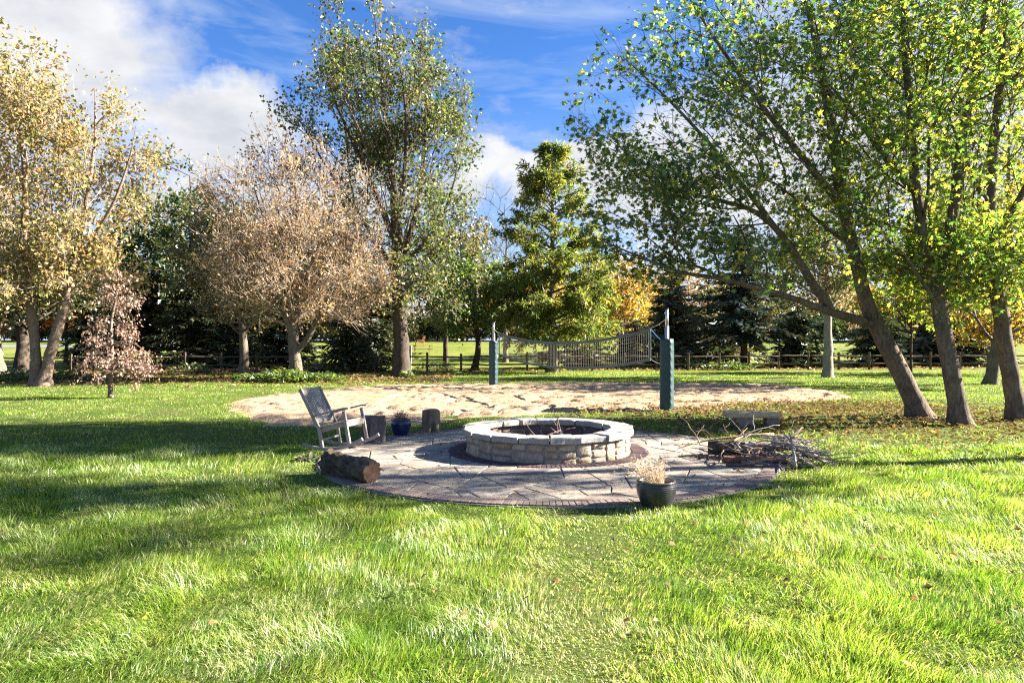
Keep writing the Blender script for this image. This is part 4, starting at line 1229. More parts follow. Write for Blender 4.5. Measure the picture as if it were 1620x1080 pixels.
def cloud(r, ells, n, clusters, spread, shell=2.4):
    """points in a union of ellipsoids (cx,cy,cz,rx,ry,rz,weight), gathered in clumps"""
    wts = np.array([e[6] for e in ells], float); wts /= wts.sum()
    out_ = []
    nc = np.maximum(1, (wts * clusters).astype(int)); npp = np.maximum(1, (wts * n).astype(int))
    for e, c_, m_ in zip(ells, nc, npp):
        d = unit(r.normal(0, 1, (c_, 3))); rad = r.rand(c_) ** (1 / shell)
        cen = d * rad[:, None]
        pick = r.randint(0, c_, m_)
        q_ = cen[pick] + r.normal(0, spread, (m_, 3))
        L = np.linalg.norm(q_, axis=1); q_ = np.where((L > 1.08)[:, None], q_ / L[:, None] * 1.05, q_)
        out_.append(np.array(e[:3]) + q_ * np.array(e[3:6]))
    return np.concatenate(out_)

def tree(name, label, cat, base, stems, ells, npts, clusters, spread, bark, twigmat, leafmat, nleaf, lsize, kind='oval', bf=0.4, tip=0.007, seed=1, from_z=None,
         up=0.3, droop=0.3, twigs=2, twig_len=0.45, leaf_spread=0.16, group=None, smooth=2, shell=2.4, leaf_keep=None, min_z=0.6):
    """stems: list of (points, radii); everything in world space, moved to the base afterwards"""
    base = np.array([base[0], base[1], float(ground_z(base[0], base[1]))])
    g_ = Grow(seed)
    for i, (pts, rads) in enumerate(stems):
        g_.stem_line(pts, rads, None if i == 0 else True)
    pts = cloud(g_.r, ells, npts, clusters, spread, shell)
    pts = pts[pts[:, 2] > base[2] + min_z]
    g_.reach(pts, bf, from_z)
    g_.finish(tip, smooth)
    root = thing(name, label, cat, tuple(base), 0, group)
    r = g_.r
    # root flare
    V, F = g_.wood(g_.S)
    zz = V[:, 2] - base[2]; cx = np.array(stems[0][0][0][:2]); fl_ = np.clip(1 - zz / 0.45, 0, 1) ** 2
    ang = np.arctan2(V[:, 1] - cx[1], V[:, 0] - cx[0])
    if len(stems) == 1 or True:
        near = np.hypot(V[:, 0] - cx[0], V[:, 1] - cx[1]) < stems[0][1][0] * 3
        V[:, :2] += np.where(near, fl_ * (0.35 + 0.18 * np.sin(ang * 5 + seed)), 0)[:, None] * (V[:, :2] - cx)
    me = np_mesh('trunk', V - base, [F]); link('trunk', me, bark, root)
    VV, FF = g_.wood(~g_.S)
    # fine twigs off thin nodes
    thin = np.where(~g_.S & (g_.R < tip * 2.6))[0]
    src = np.repeat(thin, twigs) if twigs else np.zeros(0, int)
    tips_pos = g_.P[thin]; tips_dir = g_.tan[thin]
    if len(src):
        d = unit(g_.tan[src] * 0.8 + r.normal(0, 0.6, (len(src), 3)) + np.array([0, 0, up * 0.5]))
        L = twig_len * r.uniform(0.4, 1.2, len(src))
        midp = g_.P[src] + d * (L * 0.5)[:, None]; d2 = unit(d + r.normal(0, 0.25, d.shape) + np.array([0, 0, up * 0.4 - droop * 0.4])); endp = midp + d2 * (L * 0.5)[:, None]
        rr = np.full(len(src), tip * 0.75)
        V1, F1 = edge_tubes(g_.P[src], midp, rr, rr * 0.8, d, d2, 3); V2, F2 = edge_tubes(midp, endp, rr * 0.8, rr * 0.45, d2, d2, 3)
        FF = np.concatenate([FF, F1 + len(VV), F2 + len(VV) + len(V1)]); VV = np.concatenate([VV, V1, V2])
        tips_pos = np.concatenate([tips_pos, midp, endp]); tips_dir = np.concatenate([tips_dir, d, d2])
    me = np_mesh('branches', VV - base, [FF]); link('branches', me, twigmat, root)
    if leaf_keep is not None:
        mk = leaf_keep(tips_pos, r); tips_pos, tips_dir = tips_pos[mk], tips_dir[mk]
    if nleaf:
        wt_ = r.gamma(0.55, 1.0, len(tips_pos)); pk = r.choice(len(tips_pos), nleaf, p=wt_ / wt_.sum())
        pos = tips_pos[pk] + r.normal(0, leaf_spread, (nleaf, 3))
        d = unit(tips_dir[pk] * 0.5 + r.normal(0, 0.8, (nleaf, 3)) - np.array([0, 0, droop]))
        nrm = unit(r.normal(0, 0.8, (nleaf, 3)) + np.array([0, 0, up * 2.0]))
        size = lsize * r.uniform(0.55, 1.25, nleaf)
        mk = pos[:, 2] > base[2] + 0.25
        link('crown', leaf_mesh('crown', (pos - base)[mk], d[mk], nrm[mk], size[mk], kind, leafmat), None, root)
    return root

def straight(x, y, h, r0, lean=(0, 0), zb=None, n=5, wob=0.12, seed=0):
    rr = np.random.RandomState(seed + 100); z0 = float(ground_z(x, y)) - 0.15 if zb is None else zb
    pts = [(x + lean[0] * f + (rr.normal(0, wob) if 0 < i else 0), y + lean[1] * f + (rr.normal(0, wob) if 0 < i else 0), z0 + (h + 0.15) * f) for i, f in enumerate(np.linspace(0, 1, n))]
    return (pts, list(r0 * (1 - 0.88 * np.linspace(0, 1, n) ** 0.9)))

# ---- three maples on the right
a = G(1462, 661); Y0 = a[1]
tree('maple_tree', 'maple leaning over the stone bench with one long low limb towards the net', 'tree', a,
     [([(a[0] + 0.03, Y0, -0.15), P(1445, 628, Y0 - 0.05), P(1420, 580, Y0 - 0.1), P(1386, 512, Y0 - 0.2), P(1368, 470, Y0 - 0.3), P(1352, 400, Y0 - 0.5), P(1332, 320, Y0 - 0.7), P(1318, 220, Y0 - 0.8), P(1300, 110, Y0 - 0.7), P(1275, 0, Y0 - 0.5), P(1260, -90, Y0 - 0.4)], [0.24, 0.21, 0.20, 0.19, 0.155, 0.135, 0.125, 0.105, 0.08, 0.05, 0.02]),
      ([P(1388, 514, Y0 - 0.2), P(1355, 505, Y0 - 0.4), P(1310, 492, Y0 - 0.8), P(1265, 475, Y0 - 1.1), P(1200, 456, Y0 - 1.5), P(1135, 440, Y0 - 1.9), P(1075, 430, Y0 - 2.2), P(1010, 405, Y0 - 2.4), P(950, 380, Y0 - 2.5)], [0.125, 0.105, 0.09, 0.072, 0.058, 0.046, 0.034, 0.022, 0.009]),
      ([P(1318, 494, Y0 - 0.75), P(1290, 455, Y0 - 0.9), P(1262, 410, Y0 - 1.0), P(1235, 370, Y0 - 1.1), P(1195, 335, Y0 - 1.3), P(1140, 318, Y0 - 1.5), P(1070, 300, Y0 - 1.7), P(990, 275, Y0 - 1.9)], [0.105, 0.095, 0.085, 0.07, 0.055, 0.042, 0.028, 0.010]),
      ([P(1235, 370, Y0 - 1.1), P(1180, 300, Y0 - 1.1), P(1120, 225, Y0 - 1.2), P(1050, 150, Y0 - 1.4), P(985, 90, Y0 - 1.6)], [0.06, 0.05, 0.04, 0.026, 0.009]),
      ([P(1335, 330, Y0 - 0.7), P(1270, 250, Y0 - 1.2), P(1200, 160, Y0 - 1.6), P(1130, 60, Y0 - 1.8), P(1080, -20, Y0 - 1.9)], [0.085, 0.07, 0.05, 0.03, 0.01]),
      ([P(1175, 450, Y0 - 1.65), P(1185, 420, Y0 - 1.6), P(1180, 380, Y0 - 1.6), P(1160, 340, Y0 - 1.7)], [0.045, 0.035, 0.025, 0.01])],
     [(*P(1140, 165, Y0 - 1.6), 3.0, 2.4, 2.6, 3.2), (*P(1310, 60, Y0 - 0.6), 3.0, 2.8, 3.0, 2.6), (*P(1080, 310, Y0 - 2.0), 2.3, 1.3, 1.0, 2.1), (*P(1280, 330, Y0 - 1.0), 2.0, 2.0, 1.4, 1.2), (*P(1090, 405, Y0 - 2.1), 1.9, 0.8, 0.5, 0.8)],
     2300, 190, 0.13, M['bark_maple'], M['bark_maple'], M['leaf_maple'], 13500, 0.112, 'maple', 0.42, 0.0055, 31, 2.6, up=0.55, droop=0.35, twigs=2, twig_len=0.5, leaf_spread=0.13, group='maples on the right of the yard', min_z=1.5)
b = G(1523, 673); Y1 = b[1]
tree('maple_tree', 'maple with a straight bare trunk standing between two other maple trunks', 'tree', b,
     [([(b[0] + 0.02, Y1, -0.15), P(1513, 630, Y1), P(1503, 580, Y1), P(1490, 505, Y1), P(1478, 440, Y1 + 0.1), P(1462, 370, Y1 + 0.2), P(1448, 290, Y1 + 0.3), P(1440, 180, Y1 + 0.2), P(1430, 60, Y1), P(1425, -60, Y1)], [0.21, 0.18, 0.17, 0.16, 0.145, 0.11, 0.10, 0.085, 0.06, 0.025]),
      ([P(1480, 445, Y1 + 0.1), P(1500, 380, Y1), P(1512, 310, Y1 - 0.2), P(1522, 220, Y1 - 0.3), P(1545, 110, Y1 - 0.3), P(1560, 0, Y1 - 0.2), P(1570, -80, Y1)], [0.125, 0.115, 0.105, 0.09, 0.07, 0.05, 0.02]),
      ([P(1452, 310, Y1 + 0.3), P(1400, 250, Y1 - 0.2), P(1350, 180, Y1 - 0.6), P(1300, 120, Y1 - 1.0)], [0.08, 0.06, 0.04, 0.012]),
      ([P(1488, 490, Y1), P(1455, 440, Y1 - 0.4), P(1430, 400, Y1 - 0.6), P(1395, 370, Y1 - 0.8)], [0.05, 0.035, 0.02, 0.008])],
     [(*P(1450, 110, Y1), 2.7, 2.6, 3.2, 3.0), (*P(1560, 40, Y1 + 0.2), 2.4, 2.6, 3.0, 2.0), (*P(1460, 415, Y1 + 0.9), 2.4, 1.9, 1.2, 2.6), (*P(1400, 250, Y1 - 0.3), 1.8, 1.8, 1.3, 1.4)],
     1900, 150, 0.14, M['bark_maple'], M['bark_maple'], M['leaf_maple_lime'], 10500, 0.116, 'maple', 0.42, 0.0055, 32, 2.6, up=0.55, droop=0.35, twigs=2, twig_len=0.5, leaf_spread=0.14, group='maples on the right of the yard', min_z=1.6)
c_ = G(1613, 665); Y2 = c_[1]
tree('maple_tree', 'maple trunk tilted towards the straight maple, farthest from the stone bench', 'tree', c_,
     [([(c_[0] + 0.02, Y2, -0.15), P(1604, 620, Y2), P(1593, 560, Y2), P(1582, 490, Y2), P(1572, 420, Y2), P(1566, 340, Y2), P(1572, 230, Y2), P(1585, 110, Y2), P(1590, 0, Y2), P(1595, -80, Y2)], [0.22, 0.185, 0.175, 0.16, 0.145, 0.13, 0.105, 0.08, 0.055, 0.02]),
      ([P(1570, 400, Y2), P(1610, 320, Y2 + 0.2), P(1660, 230, Y2 + 0.3), P(1720, 130, Y2 + 0.3), P(1750, 30, Y2 + 0.2)], [0.10, 0.085, 0.07, 0.045, 0.015]),
      ([P(1567, 330, Y2), P(1530, 260, Y2 - 0.4), P(1500, 180, Y2 - 0.6)], [0.07, 0.05, 0.015])],
     [(*P(1620, 110, Y2), 2.8, 2.8, 3.2, 3.0), (*P(1720, 150, Y2 + 0.5), 2.3, 2.4, 2.8, 1.4), (*P(1580, 425, Y2 - 0.3), 2.2, 1.9, 1.2, 2.8)],
     1700, 130, 0.14, M['bark_maple'], M['bark_maple'], M['leaf_maple_lime'], 11000, 0.116, 'maple', 0.42, 0.0055, 33, 2.6, up=0.55, droop=0.35, twigs=2, twig_len=0.5, leaf_spread=0.14, group='maples on the right of the yard', min_z=1.6)

tree('maple_tree', 'maple with a high crown standing apart on the lawn beyond the tilted maple', 'tree', (16.4, 11.6),
     [([(16.4, 11.6, -0.15), (16.3, 11.5, 2.0), (16.2, 11.3, 4.5), (16.0, 11.1, 8.5), (15.8, 11.0, 12.5)], [0.26, 0.22, 0.18, 0.12, 0.03])],
     [(15.8, 10.2, 10.4, 3.3, 2.1, 2.6, 3), (18.0, 11.1, 10.8, 2.5, 2.0, 2.4, 1.4), (13.3, 10.0, 5.7, 1.9, 1.3, 0.9, 0.75)],
     1000, 55, 0.13, M['bark_maple'], M['bark_maple'], M['leaf_maple'], 5000, 0.145, 'maple', 0.42, 0.0055, 35, 2.6, up=0.55, droop=0.35, twigs=2, twig_len=0.5, leaf_spread=0.15, group='maples on the right of the yard', min_z=4.2)

# ---- tall tree in the middle
a = G(637, 597.5); Y0 = a[1]
tree('tall_tree', 'tallest tree, with thin upswept branches and sparse olive leaves, beside the pale twiggy tree', 'tree', a,
     [([(a[0], Y0, -0.15), P(634, 530, Y0), P(630, 450, Y0), P(628, 370, Y0), P(622, 290, Y0), P(612, 200, Y0), P(600, 90, Y0), P(592, 20, Y0)], [0.48, 0.36, 0.33, 0.28, 0.19, 0.13, 0.07, 0.02]),
      ([P(630, 420, Y0), P(655, 350, Y0 + 0.3), P(668, 270, Y0 + 0.5), P(675, 190, Y0 + 0.6), P(672, 120, Y0 + 0.5)], [0.20, 0.15, 0.10, 0.05, 0.015]),
      ([P(629, 390, Y0), P(600, 320, Y0 - 0.3), P(565, 240, Y0 - 0.6), P(530, 160, Y0 - 0.7), P(510, 100, Y0 - 0.7)], [0.17, 0.14, 0.10, 0.06, 0.02]),
      ([P(627, 360, Y0), P(640, 280, Y0 - 0.8), P(642, 180, Y0 - 1.4), P(630, 90, Y0 - 1.6)], [0.15, 0.12, 0.08, 0.02]),
      ([P(630, 440, Y0), P(575, 350, Y0 + 0.6), P(520, 270, Y0 + 1.0), P(480, 200, Y0 + 1.2)], [0.14, 0.10, 0.07, 0.02]),
      ([P(630, 430, Y0), P(690, 360, Y0), P(718, 290, Y0 - 0.2), P(724, 250, Y0 - 0.3)], [0.13, 0.085, 0.045, 0.015])],
     [(*P(590, 130, Y0), 3.6, 3.6, 4.1, 2.6), (*P(600, 220, Y0), 4.8, 4.3, 4.2, 3.6), (*P(685, 175, Y0 + 0.2), 2.2, 2.4, 3.0, 1.2), (*P(640, 350, Y0), 3.6, 3.4, 3.2, 1.5), (*P(660, 440, Y0 - 0.5), 2.0, 2.0, 2.6, 0.7)],
     2400, 150, 0.085, M['bark_dark'], M['bark_grey'], M['leaf_tall'], 18500, 0.205, 'oval', 0.75, 0.010, 41, 4.5, up=0.1, droop=0.5, twigs=2, twig_len=0.7, leaf_spread=0.22, min_z=2.2)

# ---- pale twiggy tree
a = G(468, 601.5); Y0 = a[1]
tree('twiggy_tree', 'round pale twiggy tree with few tan leaves and leafy plants at its foot', 'tree', a,
     [([(a[0], Y0, -0.15), P(466, 560, Y0), P(464, 520, Y0), P(470, 470, Y0), P(468, 400, Y0), P(470, 330, Y0), P(462, 260, Y0)], [0.34, 0.26, 0.24, 0.17, 0.12, 0.07, 0.02]),
      ([P(466, 560, Y0), P(490, 530, Y0 - 0.2), P(508, 490, Y0 - 0.3), P(530, 440, Y0 - 0.3), P(560, 390, Y0 - 0.2)], [0.15, 0.13, 0.11, 0.07, 0.02]),
      ([P(465, 535, Y0), P(445, 490, Y0 - 0.3), P(410, 440, Y0 - 0.5), P(370, 400, Y0 - 0.6)], [0.15, 0.11, 0.07, 0.02]),
      ([P(466, 500, Y0), P(440, 420, Y0 - 0.6), P(415, 340, Y0 - 0.8), P(400, 290, Y0 - 0.9)], [0.13, 0.09, 0.05, 0.02]),
      ([P(468, 480, Y0), P(500, 400, Y0 - 0.6), P(525, 330, Y0 - 0.8), P(535, 280, Y0 - 0.9)], [0.13, 0.09, 0.05, 0.02])],
     [(*P(465, 370, Y0), 4.3, 4.2, 4.3, 4.0), (*P(450, 440, Y0), 4.1, 3.9, 2.4, 2.0), (*P(550, 430, Y0), 2.0, 2.4, 2.4, 0.9)],
     3000, 330, 0.075, M['bark_grey'], M['twig_pale'], M['leaf_tan'], 11500, 0.155, 'oval', 0.55, 0.0115, 42, 2.2, up=0.3, droop=0.2, twigs=3, twig_len=0.85, leaf_spread=0.16, min_z=2.0)

# ---- pale birch clump on the far left
a = G(60, 611); Y0 = a[1]
tree('birch_tree', 'two-trunked tree with pale peach and yellow-green leaves behind the small purple tree', 'tree', a,
     [([(a[0] + 0.15, Y0, -0.15), P(75, 580, Y0), P(88, 530, Y0), P(100, 490, Y0), P(112, 440, Y0), P(125, 380, Y0), P(140, 300, Y0), P(150, 220, Y0), P(150, 140, Y0)], [0.30, 0.21, 0.20, 0.18, 0.15, 0.12, 0.09, 0.05, 0.015]),
      ([(a[0] - 0.1, Y0, 0.1), P(57, 570, Y0), P(53, 520, Y0), P(45, 470, Y0), P(36, 400, Y0), P(40, 320, Y0), P(35, 230, Y0), P(20, 140, Y0), P(10, 80, Y0)], [0.22, 0.19, 0.17, 0.15, 0.13, 0.11, 0.08, 0.05, 0.015]),
      ([P(112, 440, Y0), P(145, 380, Y0 - 0.5), P(180, 320, Y0 - 0.9), P(205, 250, Y0 - 1.1), P(215, 200, Y0 - 1.2)], [0.10, 0.08, 0.06, 0.035, 0.012]),
      ([P(45, 470, Y0), P(0, 390, Y0 - 0.5), P(-40, 300, Y0 - 0.8), P(-60, 200, Y0 - 0.9)], [0.11, 0.09, 0.06, 0.02])],
     [(*P(30, 260, Y0), 3.4, 3.4, 4.6, 3.0), (*P(135, 260, Y0 - 0.2), 2.4, 2.8, 3.4, 2.4), (*P(-60, 270, Y0), 3.0, 3.0, 4.4, 1.6), (*P(60, 400, Y0 - 0.6), 3.2, 2.6, 2.2, 1.6), (*P(5, 130, Y0), 1.2, 1.6, 2.0, 0.7), (*P(20, 455, Y0 - 0.6), 2.6, 2.4, 1.1, 0.9), (*P(150, 430, Y0 + 0.4), 1.8, 2.0, 1.3, 0.8)],
     2400, 170, 0.09, M['bark_birch'], M['bark_pale'], M['leaf_peach'], 21000, 0.18, 'oval', 0.55, 0.009, 43, 3.6, up=0.2, droop=0.6, twigs=2, twig_len=0.6, leaf_spread=0.24, min_z=2.4)

# ---- small purple weeping tree
a = G(175, 629); Y0 = a[1]
tree('weeping_tree', 'small weeping tree with glossy purple-brown leaves alone on the sunny lawn', 'tree', a,
     [([(a[0], Y0, -0.1), P(175, 600, Y0), P(177, 560, Y0), P(176, 510, Y0), P(184, 470, Y0), P(188, 430, Y0)], [0.075, 0.06, 0.055, 0.045, 0.03, 0.01]),
      ([P(178, 490, Y0), P(168, 465, Y0), P(167, 440, Y0), P(166, 425, Y0)], [0.025, 0.02, 0.012, 0.006]),
      ([P(177, 545, Y0), P(205, 540, Y0), P(235, 562, Y0 - 0.1), P(250, 595, Y0 - 0.2)], [0.03, 0.025, 0.018, 0.006])],
     [(*P(188, 470, Y0), 0.60, 0.6, 0.75, 1.1), (*P(182, 530, Y0), 0.75, 0.8, 0.8, 1.2), (*P(170, 580, Y0 - 0.1), 0.75, 0.8, 0.62, 1.2), (*P(215, 580, Y0 - 0.1), 0.65, 0.6, 0.5, 0.7)],
     420, 70, 0.16, M['bark_birch'], M['bark_grey'], M['leaf_purple'], 2300, 0.10, 'oval', 0.3, 0.004, 44, 0.6, up=-0.2, droop=1.2, twigs=2, twig_len=0.28, leaf_spread=0.07, min_z=0.45)

# ---- broadleaf trees round the back
def btree(name, label, px, Y, ztop, rx, zbot, leaf, nleaf, lsize, seed, r0=0.2, bark='bark_dark', npts=700, group=None, cat='tree', twig=None, pyb=None, lean=0.0, ry=None, kind='oval', ntw=1, spread=0.13, shell=2.4, x=None, clusters=None, min_z=1.2):
    X = (px - 810) / FPX * Y if x is None else x
    gz = float(ground_z(X, Y))
    cz = (ztop + zbot) / 2; rz = (ztop - zbot) / 2
    stems = [straight(X, Y, (ztop - gz) * 0.9, r0, (lean, 0), seed=seed)]
    return tree(name, label, cat, (X, Y), stems, [(X + lean * 0.6, Y, cz, rx, ry or rx, rz, 3), (X + lean * 0.6, Y, zbot + rz * 0.7, rx * 0.92, (ry or rx) * 0.92, rz * 0.62, 1.4)], npts, clusters or npts // 9, spread, M[bark], M[twig or bark], M[leaf], nleaf, lsize, kind, 0.5, 0.012, seed, min(zbot * 0.75 + gz * 0.25, gz + 2.5), twigs=ntw, twig_len=0.6, leaf_spread=0.22, group=group, min_z=min_z, shell=shell)
btree('oak_tree', 'dark green broadleaf tree behind the fence between birch and twiggy tree', 300, 45.5, 14.2, 4.6, 3.0, 'leaf_dark', 11000, 0.32, 51, 0.3)
btree('shade_tree', 'olive-leaved tree with a short brown trunk left beside the twiggy tree', 386, 36.5, 8.8, 3.5, 2.6, 'leaf_olive', 7500, 0.22, 52, 0.28, 'bark_grey')
btree('shade_tree', 'olive and tan tree behind the tallest tree, over the fence', 705, 46.5, 11.6, 3.6, 3.4, 'leaf_olive', 7000, 0.26, 53, 0.2)
btree('round_tree', 'small bright green tree at the fence left of the far net post', 750, 43.2, 7.4, 2.7, 2.0, 'leaf_green', 5500, 0.22, 54, 0.24)
btree('grey_trunk_tree', 'tree with a straight pale grey trunk on the back lawn beside the blue spruce', 1310, 34.6, 9.8, 2.8, 3.6, 'leaf_olive', 6500, 0.2, 55, 0.27, 'bark_pale', lean=-0.3)
btree('gold_tree', 'tree with gold and lime leaves and a dark trunk behind the tilted maple', 1566, 28.9, 12.5, 4.6, 2.0, 'leaf_lime', 12000, 0.22, 56, 0.26, 'bark_grey', lean=0.8)
btree('orange_tree', 'low orange-leaved tree under the lime tree by the fence', 1590, 38, 4.6, 3.2, 1.6, 'leaf_gold', 3000, 0.22, 57, 0.16)
btree('sapling', 'thin-trunked green sapling at the fence between the maple trunks', 1441, 40.5, 7.0, 2.3, 2.6, 'leaf_lime', 3500, 0.22, 58, 0.09)
btree('birch_tree', 'golden yellow birch behind the fence beyond the net', 985, 58, 9.4, 2.6, 2.6, 'leaf_gold', 5200, 0.26, 59, 0.12, 'bark_pale')
btree('birch_tree', 'thin yellow birch with bare patches beside the golden one', 1040, 62, 8.6, 2.2, 2.6, 'leaf_gold', 2400, 0.26, 60, 0.10, 'bark_pale')
btree('bare_tree', 'nearly leafless tree standing behind the feathery conifer', 800, 54, 14.2, 4.0, 5.0, 'leaf_tan', 250, 0.2, 61, 0.22, 'bark_grey', ntw=2, npts=650)
btree('red_tree', 'small red and orange maple beyond the fence near the birch trunks', 104, 54, 6.2, 3.2, 2.6, 'leaf_red', 4200, 0.24, 62, 0.16)
btree('shade_tree', 'tree with a thick dark trunk at the fence left of the birch trunks', 32, 37, 9.0, 4.0, 2.9, 'leaf_olive', 7500, 0.24, 63, 0.40)
btree('shade_tree', 'thick grey trunked tree far left beyond the birch', -2, 38, 10.0, 4.2, 3.4, 'leaf_olive', 5500, 0.24, 64, 0.42, 'bark_grey')

# ---- feathery conifer, yellow-green
def cypress(name, label, px, py, ztop, rmax, zlow, seed):
    X, Y = G(px, py); r = np.random.RandomState(seed)
    root = thing(name, label, 'tree', (X, Y, 0))
    h = ztop; mb = MB()
    zz = np.linspace(-0.1, h, 16); mb.tube([(0.06 * math.sin(z * 0.9), 0.05 * math.cos(z * 0.7), z) for z in zz], [0.30 * (1 - 0.93 * max(z, 0) / h) + 0.12 * max(0, 1 - z / 0.7) ** 2 for z in zz], 12)
    mb.build('trunk', M['bark_grey'], root, True)
    P0 = []; P1 = []; R0 = []; R1 = []; LP = []; LD = []; LS = []
    for i in range(160):
        f = r.rand() ** 1.25; z = zlow + (h - zlow - 0.3) * f; a = r.rand() * 2 * math.pi
        prof = (1 - f) ** 0.62 * (0.62 + 0.38 * min(1, f / 0.18)); L = rmax * prof * r.uniform(0.75, 1.12) + 0.35
        d = np.array([math.cos(a), math.sin(a), 0.42 + 0.5 * f + r.uniform(-0.15, 0.15)]); d /= np.linalg.norm(d)
        p = np.array([0.0, 0, z]); n = max(3, int(L / 0.4))
        rad = 0.016 + 0.010 * L
        for s_ in range(n):
            d2 = d + np.array([0, 0, -0.07]) + r.normal(0, 0.07, 3); d2 /= np.linalg.norm(d2)
            q_ = p + d2 * L / n; P0.append(p); P1.append(q_); R0.append(rad * (1 - s_ / n) + 0.004); R1.append(rad * (1 - (s_ + 1) / n) + 0.004)
            if s_ >= n * 0.22:
                for b in range(5 if s_ < n - 1 else 8):
                    e = d2 * 0.8 + r.normal(0, 0.55, 3); e /= np.linalg.norm(e); bl = r.uniform(0.25, 0.75) * (0.6 + 0.4 * (1 - f))
                    base_ = p + (q_ - p) * r.rand()
                    P0.append(base_); P1.append(base_ + e * bl); R0.append(0.007); R1.append(0.003)
                    for c in range(9):
                        u = r.uniform(0.15, 1.1)
                        LP.append(base_ + e * bl * u + r.normal(0, 0.05, 3)); LD.append(e * 0.5 + r.normal(0, 0.6, 3) - np.array([0, 0, 0.35])); LS.append(r.uniform(0.2, 0.42))
            p, d = q_, d2
    P0, P1, R0, R1 = map(np.array, (P0, P1, R0, R1)); tn = unit(P1 - P0)
    V, F = edge_tubes(P0, P1, R0, R1, tn, tn, 4)
    link('branches', np_mesh('branches', V, [F]), M['bark_grey'], root)
    LP, LD, LS = np.array(LP), np.array(LD), np.array(LS)
    link('crown', leaf_mesh('crown', LP, LD, r.normal(0, 1, LP.shape) + np.array([0, 0, 0.8]), LS, 'spray', M['leaf_cypress']), None, root)
    return root
cypress('conifer_tree', 'feathery yellow-green conifer standing behind the volleyball net', 873, 589, 13.3, 4.4, 1.6, 71)

# ---- spruces
def spruce(name, label, px, Y, h, rmax, clear, mat, seed, group='dark spruces along the fence'):
    X = (px - 810) / FPX * Y; gz = float(ground_z(X, Y)); r = np.random.RandomState(seed)
    root = thing(name, label, 'spruce', (X, Y, gz), 0, group)
    mb = MB(); mb.tube([(0, 0, -0.1), (0.02, 0, h * 0.5), (0, 0, h)], [0.02 * h + 0.06, 0.012 * h + 0.03, 0.01], 9); mb.build('trunk', M['bark_dark'], root, True)
    P0 = []; P1 = []; R0 = []; LP = []; LD = []; LS = []; LN = []
    z = clear
    while z < h - 0.15:
        f = (z - clear) / (h - clear); nb = int(5 + 4 * (1 - f)); a0 = r.rand() * 6.3
        for b in range(nb):
            a = a0 + 2 * math.pi * b / nb + r.normal(0, 0.35); zb_ = z + r.normal(0, 0.16)
            L = (rmax * (1 - f) ** 0.82 + 0.15) * r.uniform(0.5, 1.2)
            hd = np.array([math.cos(a), math.sin(a), 0.0]); sd = np.array([-hd[1], hd[0], 0])
            n = max(3, int(L / 0.24)); prev = np.array([0, 0, zb_])
            sl = 0.30 * f + 0.02 + r.normal(0, 0.13)
            for s_ in range(1, n + 1):
                u = s_ / n
                q_ = np.array([0, 0, zb_]) + hd * L * u + np.array([0, 0, sl * L * u - 0.34 * L * u * u * (1 - 0.5 * f) + 0.10 * L * u ** 4])
                P0.append(prev); P1.append(q_); R0.append(0.022 * (1 - u) + 0.005)
                wsp = (0.18 + 0.30 * min(1, (1 - u) * 2.2 + 0.2)) * min(1.0, L)
                for sg in (-1, 1):
                    for c in range(2):
                        e = hd * r.uniform(0.4, 0.9) + sd * sg * r.uniform(0.5, 1.0) + np.array([0, 0, r.uniform(-0.7, 0.35)])
                        LP.append(prev + (q_ - prev) * r.rand()); LD.append(e); LS.append(wsp * r.uniform(0.8, 1.5)); LN.append(np.array([0, 0, 1.0]) + r.normal(0, 0.7, 3))
                e = hd - np.array([0, 0, r.uniform(0.1, 1.0)]) + sd * r.normal(0, 0.3); LP.append(q_); LD.append(e); LS.append(wsp * r.uniform(0.8, 1.3)); LN.append(r.normal(0, 1, 3))
                prev = q_
        z += (0.30 + 0.06 * r.rand()) * (1.0 - 0.35 * f)
    for c in range(30):
        LP.append(np.array([0, 0, h - 0.5 * r.rand()])); LD.append(np.array([r.normal(0, 0.5), r.normal(0, 0.5), 1.0])); LS.append(0.22); LN.append(r.normal(0, 1, 3))
    P0, P1, R0 = map(np.array, (P0, P1, R0)); tn = unit(P1 - P0)
    V, F = edge_tubes(P0, P1, R0, R0 * 0.8, tn, tn, 3)
    link('branches', np_mesh('branches', V, [F]), M['bark_dark'], root)
    link('crown', leaf_mesh('crown', np.array(LP), np.array(LD), np.array(LN), np.array(LS) * 1.15, 'spray', M[mat]), None, root)
    return root
spruce('spruce_tree', 'dark spruce behind the small purple tree', 222, 46, 7.5, 3.0, 1.5, 'needle_dark', 81)
sp2 = spruce('spruce_tree', 'dark wide spruce behind the fence between the purple tree and the twiggy tree', 318, 46, 9.0, 3.4, 0.5, 'needle_dark', 82)
spruce('spruce_tree', 'dark low spruce at the fence between the twiggy tree and the tallest tree', 556, 42.2, 5.0, 2.3, 0.3, 'needle_dark', 83)
spruce('spruce_tree', 'dark spruce behind the fence right behind the twiggy tree', 452, 47, 7.5, 3.0, 0.6, 'needle_dark', 84)
spruce('spruce_tree', 'low wide brown-green spruce behind the net', 915, 46.5, 4.0, 3.4, 0.2, 'needle_dark', 85)
spruce('spruce_tree', 'grey-green spruce behind the near padded net post', 1062, 49, 8.2, 2.9, 0.4, 'needle_green', 86)
spruce('spruce_tree', 'blue spruce with a bare lower trunk at the fence', 1177, 48.5, 10.5, 3.7, 2.0, 'needle_blue', 87)
spruce('spruce_tree', 'small dark spruce between the blue spruce and the grey trunk', 1262, 48.5, 5.0, 2.6, 0.4, 'needle_dark', 88)
spruce('spruce_tree', 'bushy dark spruce at the fence behind the leaning maple trunk', 1388, 49.5, 5.6, 2.8, 0.3, 'needle_dark', 89)
